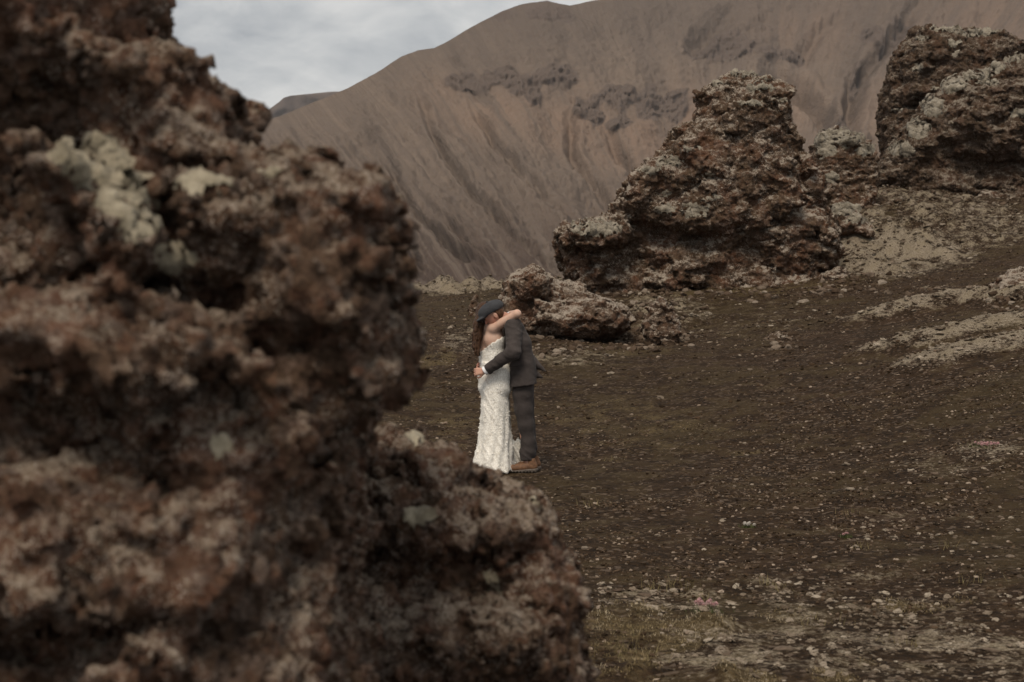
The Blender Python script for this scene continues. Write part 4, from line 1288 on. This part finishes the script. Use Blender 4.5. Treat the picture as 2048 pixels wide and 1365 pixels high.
def g_torso(P, g=0.0):
    d = None
    for sy in (-1, 1):
        c = chain(P, [(L(1030, 662, sy * 0.12), 0.098 + g), (L(1037, 690, sy * 0.115), 0.120 + g), (L(1044, 720, sy * 0.095), 0.112 + g), (L(1046, 750, sy * 0.09), 0.122 + g)], 0.04)
        d = c if d is None else smin(d, c, 0.06)
    sh = smin(capsule(P, L(1026, 652, -0.20), L(1020, 642, -0.06), 0.078 + g, 0.06 + g), capsule(P, L(1022, 650, 0.20), L(1020, 642, 0.02), 0.076 + g, 0.06 + g), 0.04)
    return smin(d, sh, 0.05)

def groom_body(P):
    d = g_torso(P, -0.02)
    d = smin(d, capsule(P, G_NECK[0], G_NECK[1], 0.062, 0.056), 0.03)
    d = smin(d, head_sdf(P, HC_G, A_G), 0.025)
    for arm in (G_ARM_N, G_ARM_F):
        d = smin(d, chain(P, [(p, r * (0.62 if i < 2 else 0.66)) for i, (p, r) in enumerate(arm)], 0.02), 0.02)
    d = smin(d, hand_sdf(P, L(971, 742.5, -0.233), HANDN, 0.62, 1.0), 0.012)
    d = smin(d, hand_sdf(P, L(969, 733.5, 0.095), HANDF, 0.5, 1.0), 0.012)
    for sy, kx in ((-0.085, 0), (0.10, 5)):
        d = smin(d, chain(P, [(L(1046 + kx, 765, sy), 0.085), (L(1048 + kx, 850, sy), 0.058), (L(1056 + kx, 925, sy), 0.042)], 0.03), 0.04)
    return d
sdf_obj('body', groom_body, (-0.45, -0.48, 0.06), (0.42, 0.46, 1.78), 0.0074, MAT['skin_g'], groom)

def folds(V, amp, sx, sz):
    return amp * (0.55 - np.abs(perlin(V * np.array([sx, sx * 0.7, sz], np.float32) + 3.1)) * 2)

def jacket(P):
    d = g_torso(P, 0.0)
    body = d
    d = smin(body, chain(P, [(p, r) for p, r in G_ARM_N], 0.035), 0.025)
    d = smin(d, chain(P, [(p, r) for p, r in G_ARM_F], 0.035), 0.025)
    # skirt of the jacket and the tail blown out behind
    sk = None
    for sy in (-1, 1):
        c = chain(P, [(L(1046, 735, sy * 0.09), 0.125), (L(1046, 778, sy * 0.10), 0.138)], 0.03)
        sk = c if sk is None else smin(sk, c, 0.06)
    d = smin(d, sk, 0.03)
    tail = smin(capsule(P, L(1060, 722, 0.0), L(1091, 745, -0.03), 0.060, 0.008), capsule(P, L(1062, 748, 0.0), L(1084, 757, -0.03), 0.055, 0.010), 0.05)
    d = smin(d, tail, 0.02)
    x, y, z = P[:, 0], P[:, 1], P[:, 2]
    hem = z - (L(0, 776)[2] + (x - L(1020, 0)[0]) * 0.13)
    d = np.maximum(d, -hem)
    # neck opening and the cut of the sleeves at the cuffs
    d = np.maximum(d, -(capsule(P, L(1024, 640, -0.03), L(990, 622, -0.10), 0.066, 0.085)))
    for arm in (G_ARM_N, G_ARM_F):
        w, e = arm[2][0], arm[1][0]
        ax = (w - e) / np.linalg.norm(w - e)
        cut = (P - (w - ax * 0.018)) @ ax
        near = np.linalg.norm(P - w, axis=1) - 0.13
        d = np.where(near < 0, np.maximum(d, cut), d)
    return d

def jacket_fine(V):
    a = folds(V + V[:, 2:3] * np.array([0.7, 0, 0], np.float32), 0.009, 9, 13)
    b = 0.006 * fbm(V * 14, 3)
    arm = np.minimum(chain(V, [(p, 0.0) for p, r in G_ARM_N], 0.01), 1)
    w = 0.5 + 1.1 * np.exp(-(arm / 0.10) ** 2)
    return (a + b) * w
jk = sdf_obj('jacket', jacket, (-0.30, -0.46, 0.80), (0.47, 0.46, 1.66), 0.008, MAT['suit'], groom, jacket_fine)

def flat_piece(name, quad, th, mat, parent):
    q = np.array(quad, float)
    n = np.cross(q[1] - q[0], q[3] - q[0])
    n /= np.linalg.norm(n)
    V = np.concatenate([q - n * th / 2, q + n * th / 2])
    return mesh_obj(name, V, np.array([[3, 2, 1, 0], [4, 5, 6, 7], [0, 1, 5, 4], [1, 2, 6, 5], [2, 3, 7, 6], [3, 0, 4, 7]]), mat, parent, smooth=False)
flat_piece('pocket_flap', [L(1018, 735, -0.205), L(1049, 730, -0.222), L(1048, 721, -0.222), L(1022, 726, -0.205)], 0.012, MAT['suit'], jk)

def trousers(P):
    dn = chain(P, [(L(1046, 762, -0.085), 0.108), (L(1046, 790, -0.09), 0.099), (L(1047, 820, -0.09), 0.090), (L(1052, 852, -0.09), 0.078), (L(1056, 885, -0.085), 0.069), (L(1055, 905, -0.085), 0.072), (L(1055, 918, -0.085), 0.064)], 0.03)
    df = chain(P, [(L(1048, 762, 0.085), 0.108), (L(1049, 810, 0.10), 0.092), (L(1055, 855, 0.11), 0.076), (L(1060, 900, 0.11), 0.067), (L(1060, 914, 0.11), 0.062)], 0.03)
    d = smin(dn, df, 0.02)
    z = P[:, 2]
    return np.maximum(np.maximum(d, z - 0.99), L(0, 921)[2] - z)

def trouser_fine(V):
    z = V[:, 2]
    k = sstep(0.42 - z, 0, 0.3)
    return folds(V + z[:, None] * np.array([0.35, 0, 0], np.float32), 0.006, 9, 1.5) + k * folds(V + 5 + V[:, 0:1] * np.array([0, 0, 0.8], np.float32), 0.010, 6, 16) + 0.003 * fbm(V * 18, 2)
sdf_obj('trousers', trousers, (0.0, -0.24, 0.08), (0.42, 0.26, 1.03), 0.008, MAT['trouser'], groom, trouser_fine)

NAX = (G_NECK[1] - G_NECK[0]) / np.linalg.norm(G_NECK[1] - G_NECK[0])
def collar(P):
    q = P - (G_NECK[0] + NAX * 0.030)
    t = q @ NAX
    r = np.linalg.norm(q - t[:, None] * NAX, axis=1)
    return np.maximum(np.abs(r - (0.073 + 0.05 * (0 - t))) - 0.009, np.abs(t) - 0.036)
sdf_obj('shirt_collar', collar, (-0.08, -0.2, 1.42), (0.18, 0.12, 1.72), 0.006, MAT['shirt'], groom)
for arm in (G_ARM_N, G_ARM_F):
    w, e = arm[2][0], arm[1][0]
    ax = (w - e) / np.linalg.norm(w - e)
    def cuff(P, w=w, ax=ax):
        q = P - (w - ax * 0.012)
        t = q @ ax
        r = np.linalg.norm(q - t[:, None] * ax, axis=1)
        return np.maximum(np.abs(r - 0.040) - 0.006, np.abs(t) - 0.026)
    sdf_obj('shirt_cuff', cuff, w - 0.09, w + 0.09, 0.006, MAT['shirt'], groom)

# flat cap: a domed crown pulled forward over a short peak
A_C = axes((-0.86, -0.04, -0.51), (-0.50, -0.05, 0.86))
C_C = L(983, 621, -0.120)
def cap(P):
    q = (P - C_C) @ A_C.T.astype(np.float32)
    d = ellipsoid(q, (0.008, 0, 0.0), (0.140, 0.112, 0.080))
    d = np.maximum(d, -(q[:, 2] + 0.030 + 0.16 * np.clip(-q[:, 0] - 0.05, 0, 1)))       # open underneath
    pk = ellipsoid(q, (0.118, 0, -0.030), (0.072, 0.085, 0.016))
    return smin(d, pk, 0.022)
cp = sdf_obj('cap', cap, C_C - 0.22, C_C + 0.22, 0.006, MAT['cap'], groom, lambda V: folds(V, 0.004, 14, 14) + 0.002 * fbm(V * 22, 2))
bt = np.array([C_C + (np.array([0.0, 0, 0.084]) @ A_C)], float)
sdf_obj('button', lambda P: ellipsoid(P, bt[0], (0.013, 0.013, 0.010)), bt[0] - 0.03, bt[0] + 0.03, 0.004, MAT['cap'], cp)

def groom_hair(P):
    q = (P - HC_G) @ A_G.T.astype(np.float32)
    d = ellipsoid(q, (-0.026, 0, 0.006), (0.090, 0.081, 0.088))
    d = np.maximum(d, q[:, 0] - 0.015 - 0.4 * np.maximum(q[:, 2], 0))
    return np.maximum(d, -(ellipsoid(q, (-0.004, 0, -0.02), (0.034, 0.2, 0.042))))
sdf_obj('hair', groom_hair, HC_G - 0.16, HC_G + 0.16, 0.006, MAT['hair_g'], groom, lambda V: 0.003 * fbm(V * np.array([40, 40, 20], np.float32), 2))

def shoe_pair(parent, specs):
    for nm, heel, toe, y, um, sm_ in specs:
        hx, tx = (heel - 1010) / PS, (toe - 1010) / PS
        s = 1 if hx > tx else -1
        ln = abs(hx - tx)
        def up(P):
            u = (hx - P[:, 0]) * s / ln
            q = np.stack([u, P[:, 1] - y, P[:, 2]], -1)
            d = chain(P, [(np.array([hx - s * 0.045, y, 0.062]), 0.042), (np.array([hx - s * ln * 0.45, y, 0.052]), 0.042), (np.array([tx + s * 0.045, y, 0.040]), 0.036)], 0.02)
            d = smin(d, capsule(P, np.array([hx - s * 0.055, y, 0.06]), np.array([hx - s * 0.065, y, 0.125]), 0.042, 0.044), 0.03)
            d = np.maximum(d, -(capsule(P, np.array([hx - s * 0.065, y, 0.11]), np.array([hx - s * 0.065, y, 0.2]), 0.036, 0.04)))
            return np.maximum(d, 0.018 - P[:, 2])
        def so(P):
            d = chain(P, [(np.array([hx - s * 0.042, y, 0.03]), 0.048), (np.array([hx - s * ln * 0.5, y, 0.03]), 0.046), (np.array([tx + s * 0.042, y, 0.03]), 0.046)], 0.02)
            k = np.clip((P[:, 0] - hx) * -s / ln, 0, 1)
            d = np.maximum(d, P[:, 2] - (0.030 + 0.012 * np.cos(k * 3.14)))
            return np.maximum(d, -P[:, 2] + 0.012 * sstep(k, 0.75, 1.0))
        x0, x1 = min(hx, tx) - 0.03, max(hx, tx) + 0.03
        sh = sdf_obj('shoe', up, (x0, y - 0.09, -0.02), (x1, y + 0.09, 0.2), 0.006, um, parent)
        sdf_obj('sole', so, (x0, y - 0.09, -0.03), (x1, y + 0.09, 0.1), 0.006, sm_, sh, lambda V: 0.004 * np.sign(np.sin(V[:, 0] * 190)) * (V[:, 2] < 0.012))
        # laces
        lv, lf = [], []
        for i in range(4):
            cx = hx - s * (ln * (0.42 + 0.09 * i))
            zc = 0.098 - 0.007 * i
            b0 = len(lv)
            lv += [(cx - 0.004, y - 0.034, zc - 0.014), (cx + 0.004, y - 0.034, zc - 0.014), (cx + 0.004, y, zc + 0.004), (cx - 0.004, y, zc + 0.004), (cx + 0.004, y + 0.034, zc - 0.014), (cx - 0.004, y + 0.034, zc - 0.014)]
            lf += [(b0, b0 + 1, b0 + 2, b0 + 3), (b0 + 3, b0 + 2, b0 + 4, b0 + 5)]
        mesh_obj('lace', np.array(lv), np.array(lf), MAT['dark'], sh, smooth=False)
shoe_pair(groom, [('n', 1075, 1016, -0.095, MAT['shoe'], MAT['sole']), ('f', 1082, 1024, 0.10, MAT['shoe'], MAT['sole'])])

# ---------------- bride
bride = empty('person', (CX, CY, CZ))
tag(bride, 'woman in an ivory lace wedding dress with long brown hair, bare back', 'person', 'the embracing couple')
BL = np.array([0.62, -0.78, 0.0], np.float32)           # toward her right (near) side
def b_torso(P, g=0.0):
    d = None
    for s in (-1, 1):
        o = BL * s
        c = chain(P, [(L(979, 662, 0.0) + o * 0.085, 0.078 + g), (L(980, 682, 0.0) + o * 0.075, 0.090 + g), (L(984, 716, 0.0) + o * 0.055, 0.080 + g), (L(989, 750, 0.0) + o * 0.075, 0.108 + g), (L(990, 775, 0.0) + o * 0.08, 0.108 + g)], 0.04)
        d = c if d is None else smin(d, c, 0.05)
    return d
HC_B = L(973, 630, 0.125)
A_B = axes((0.85, 0.45, -0.15), (0.1, 0.1, 1.0))
B_ARM_N = [(L(988, 658, -0.125), 0.052), (L(1034, 630, -0.245), 0.040), (L(1022, 630, -0.02), 0.029)]
B_ARM_F = [(L(972, 658, 0.13), 0.048), (L(1010, 655, 0.30), 0.038), (L(1034, 652, 0.12), 0.028)]

def bride_body(P):
    d = b_torso(P)
    d = smin(d, capsule(P, L(979, 660, 0.0), L(975, 640, 0.09), 0.060, 0.046), 0.03)
    d = smin(d, head_sdf(P, HC_B, A_B, 0.93), 0.02)
    d = smin(d, smin(capsule(P, L(978, 657, 0.0), B_ARM_N[0][0], 0.058, 0.052), capsule(P, L(977, 657, 0.0), B_ARM_F[0][0], 0.058, 0.05), 0.03), 0.04)
    for arm in (B_ARM_N, B_ARM_F):
        d = smin(d, chain(P, arm, 0.015), 0.022)
    d = smin(d, hand_sdf(P, L(1021.5, 630, -0.015), axes((-0.35, 0.9, -0.2), (0.2, 0.3, 0.9)), 0.22, 0.88), 0.012)
    d = smin(d, hand_sdf(P, L(1034.5, 652, 0.115), axes((0.45, -0.9, 0.05), (0.8, 0.4, 0.4)), 0.25, 0.88), 0.012)
    # shoulder blade and the groove of the spine
    d = d - 0.010 * np.exp(-(np.linalg.norm((P - L(972, 676, -0.10)) * np.array([1, 1, 0.7], np.float32), axis=1) / 0.055) ** 2)
    return d
def bride_legs(P):
    d = bride_body(P)
    for s in (-1, 1):
        d = smin(d, chain(P, [(L(990, 775, 0) + BL * s * 0.08, 0.085), (L(991, 850, 0) + BL * s * 0.07, 0.055), (L(990, 925, 0) + BL * s * 0.09, 0.036)], 0.02), 0.04)
    return d
sdf_obj('body', bride_legs, (-0.38, -0.42, 0.04), (0.26, 0.44, 1.75), 0.0074, MAT['skin_b'], bride)

_dz = np.array([947, 940, 925, 892, 850, 800, 770, 750, 735], float)
_dl = np.array([956, 949, 947, 955, 961, 963.5, 962, 962, 963.5], float)
_dr = np.array([1026, 1028, 1026, 1024, 1021, 1018, 1016, 1014, 1009], float)
_db = np.array([0.245, 0.24, 0.225, 0.205, 0.19, 0.185, 0.178, 0.168, 0.150])
_zz = (945 - _dz) / PS
def dress(P):
    z = P[:, 2]
    l = (np.interp(z, _zz, _dl) - 1010) / PS
    r = (np.interp(z, _zz, _dr) - 1010) / PS
    b = np.interp(z, _zz, _db)
    cx, a = (l + r) / 2, (r - l) / 2
    x, y = P[:, 0] - cx, P[:, 1]
    k = np.sqrt((x / a) ** 2 + (y / b) ** 2)
    ang = np.arctan2(y / b, x / a)
    skirt = (k - 1) * np.minimum(a, b)
    f = sstep(1.0 - z, 0.1, 0.9)
    skirt = skirt - f * 0.010 * np.sin(ang * 7 + z * 7.0 + 1.4 * np.sin(z * 4)) - f * 0.006 * np.sin(ang * 13 - z * 9 + 1.0)
    skirt = np.maximum(skirt, z - L(0, 728)[2])
    hemz = 0.012 + 0.012 * np.sin(ang * 9 + 0.7) + 0.008 * np.sin(ang * 17)
    d = smin(skirt, b_torso(P, 0.010), 0.03)
    # train spread on the ground to the far side
    tr = ellipsoid(P, L(1030, 918, 0.20), (0.115, 0.12, 0.16)) - 0.012 * np.sin(P[:, 0] * 90 + P[:, 2] * 50)
    d = smin(d, tr, 0.05)
    d = np.maximum(d, hemz - z)
    top = L(0, 699)[2] + (P[:, 0] - L(963, 0)[0]) * 0.62 - np.clip(P[:, 1], -0.2, 0.2) * 0.10 - 0.03 + 0.006 * np.sin(P[:, 0] * 110 + P[:, 1] * 60)
    return np.maximum(d, z - top)

def dress_fine(V):
    z = V[:, 2]
    dia = V[:, 0] * 9 + z * 5.5
    f = sstep(1.05 - z, 0.0, 0.25)
    drape = 0.013 * (0.6 - 2 * np.abs(perlin(np.stack([dia * 1.3, V[:, 1] * 5, z * 1.2], -1)))) * f
    return drape + 0.0012 * (0.5 - worley(V * 30)) + 0.001 * fbm(V * 40, 2)
DV, DQ = nets(dress, (-0.36, -0.34, -0.02), (0.22, 0.38, 1.42), 0.0075, 1.7)
DV = DV + vnormals(DV, DQ) * dress_fine(DV)[:, None]
dr_o = mesh_obj('dress', DV, DQ, MAT['lace'], bride)
dn_ = vnormals(DV, DQ)
pick = rng.choice(len(DV), 1500, replace=False)
pick = pick[DV[pick, 2] > 0.02]
pv, pf = [], []
for i in pick:
    p, n = DV[i], dn_[i]
    a = np.cross(n, rng.normal(size=3))
    a /= np.linalg.norm(a) + 1e-6
    b = np.cross(n, a)
    s = 0.008 + 0.009 * rng.random()
    b0 = len(pv)
    lift = s * (0.25 + 0.5 * rng.random())
    pv += [p - a * s * 0.2, p + b * s * 0.55 + a * s * 0.5 + n * lift * 0.6, p + a * s * 1.3 + n * lift, p - b * s * 0.55 + a * s * 0.5 + n * lift * 0.6]
    pf.append([b0, b0 + 1, b0 + 2, b0 + 3])
pe = mesh_obj('petal_applique', np.array(pv), np.array(pf), MAT['petal'], dr_o, smooth=False)
pe['kind'] = 'stuff'

def bride_hair(P):
    q = (P - HC_B) @ A_B.T.astype(np.float32) / 0.93
    d = ellipsoid(q, (-0.022, 0, 0.020), (0.104, 0.092, 0.108))
    d = np.maximum(d, -(ellipsoid(q, (0.09, 0, -0.035), (0.07, 0.062, 0.085))))
    m = chain(P, [(L(966, 634, 0.06), 0.072), (L(959, 652, -0.015), 0.058), (L(954.5, 674, -0.06), 0.046), (L(953, 694, -0.075), 0.038), (L(957, 711, -0.07), 0.016)], 0.03)
    d = smin(d, m, 0.03)
    for k, (dx, dy, ph, r) in enumerate(((-3, 0.02, 0, .017), (2, -0.03, 1.5, .016), (4, 0.0, 3.0, .015), (-1, -0.045, 4.2, .015), (-4, -0.02, 2.2, .013))):
        pts = []
        for j in range(8):
            u = j / 7
            pts.append((L(957 - 5 * math.sin(u * 3.1) + dx + 2.2 * math.sin(ph + u * 9), 655 + u * 58, -0.05 - 0.03 * u + dy), r * (1.25 - 0.8 * u)))
        d = smin(d, chain(P, pts, 0.01), 0.012)
    return d
sdf_obj('hair', bride_hair, (-0.42, -0.2, 1.12), (-0.02, 0.32, 1.80), 0.0065, MAT['hair_b'], bride,
        lambda V: 0.008 * (0.4 - np.abs(perlin(np.stack([V[:, 0] * 45 + 2.2 * np.sin(V[:, 2] * 34), V[:, 1] * 45, V[:, 2] * 6], -1)))))
shoe_pair(bride, [('n', 966, 1017, -0.160, MAT['grey_shoe'], MAT['light_sole']), ('f', 985, 1030, 0.10, MAT['grey_shoe'], MAT['light_sole'])])
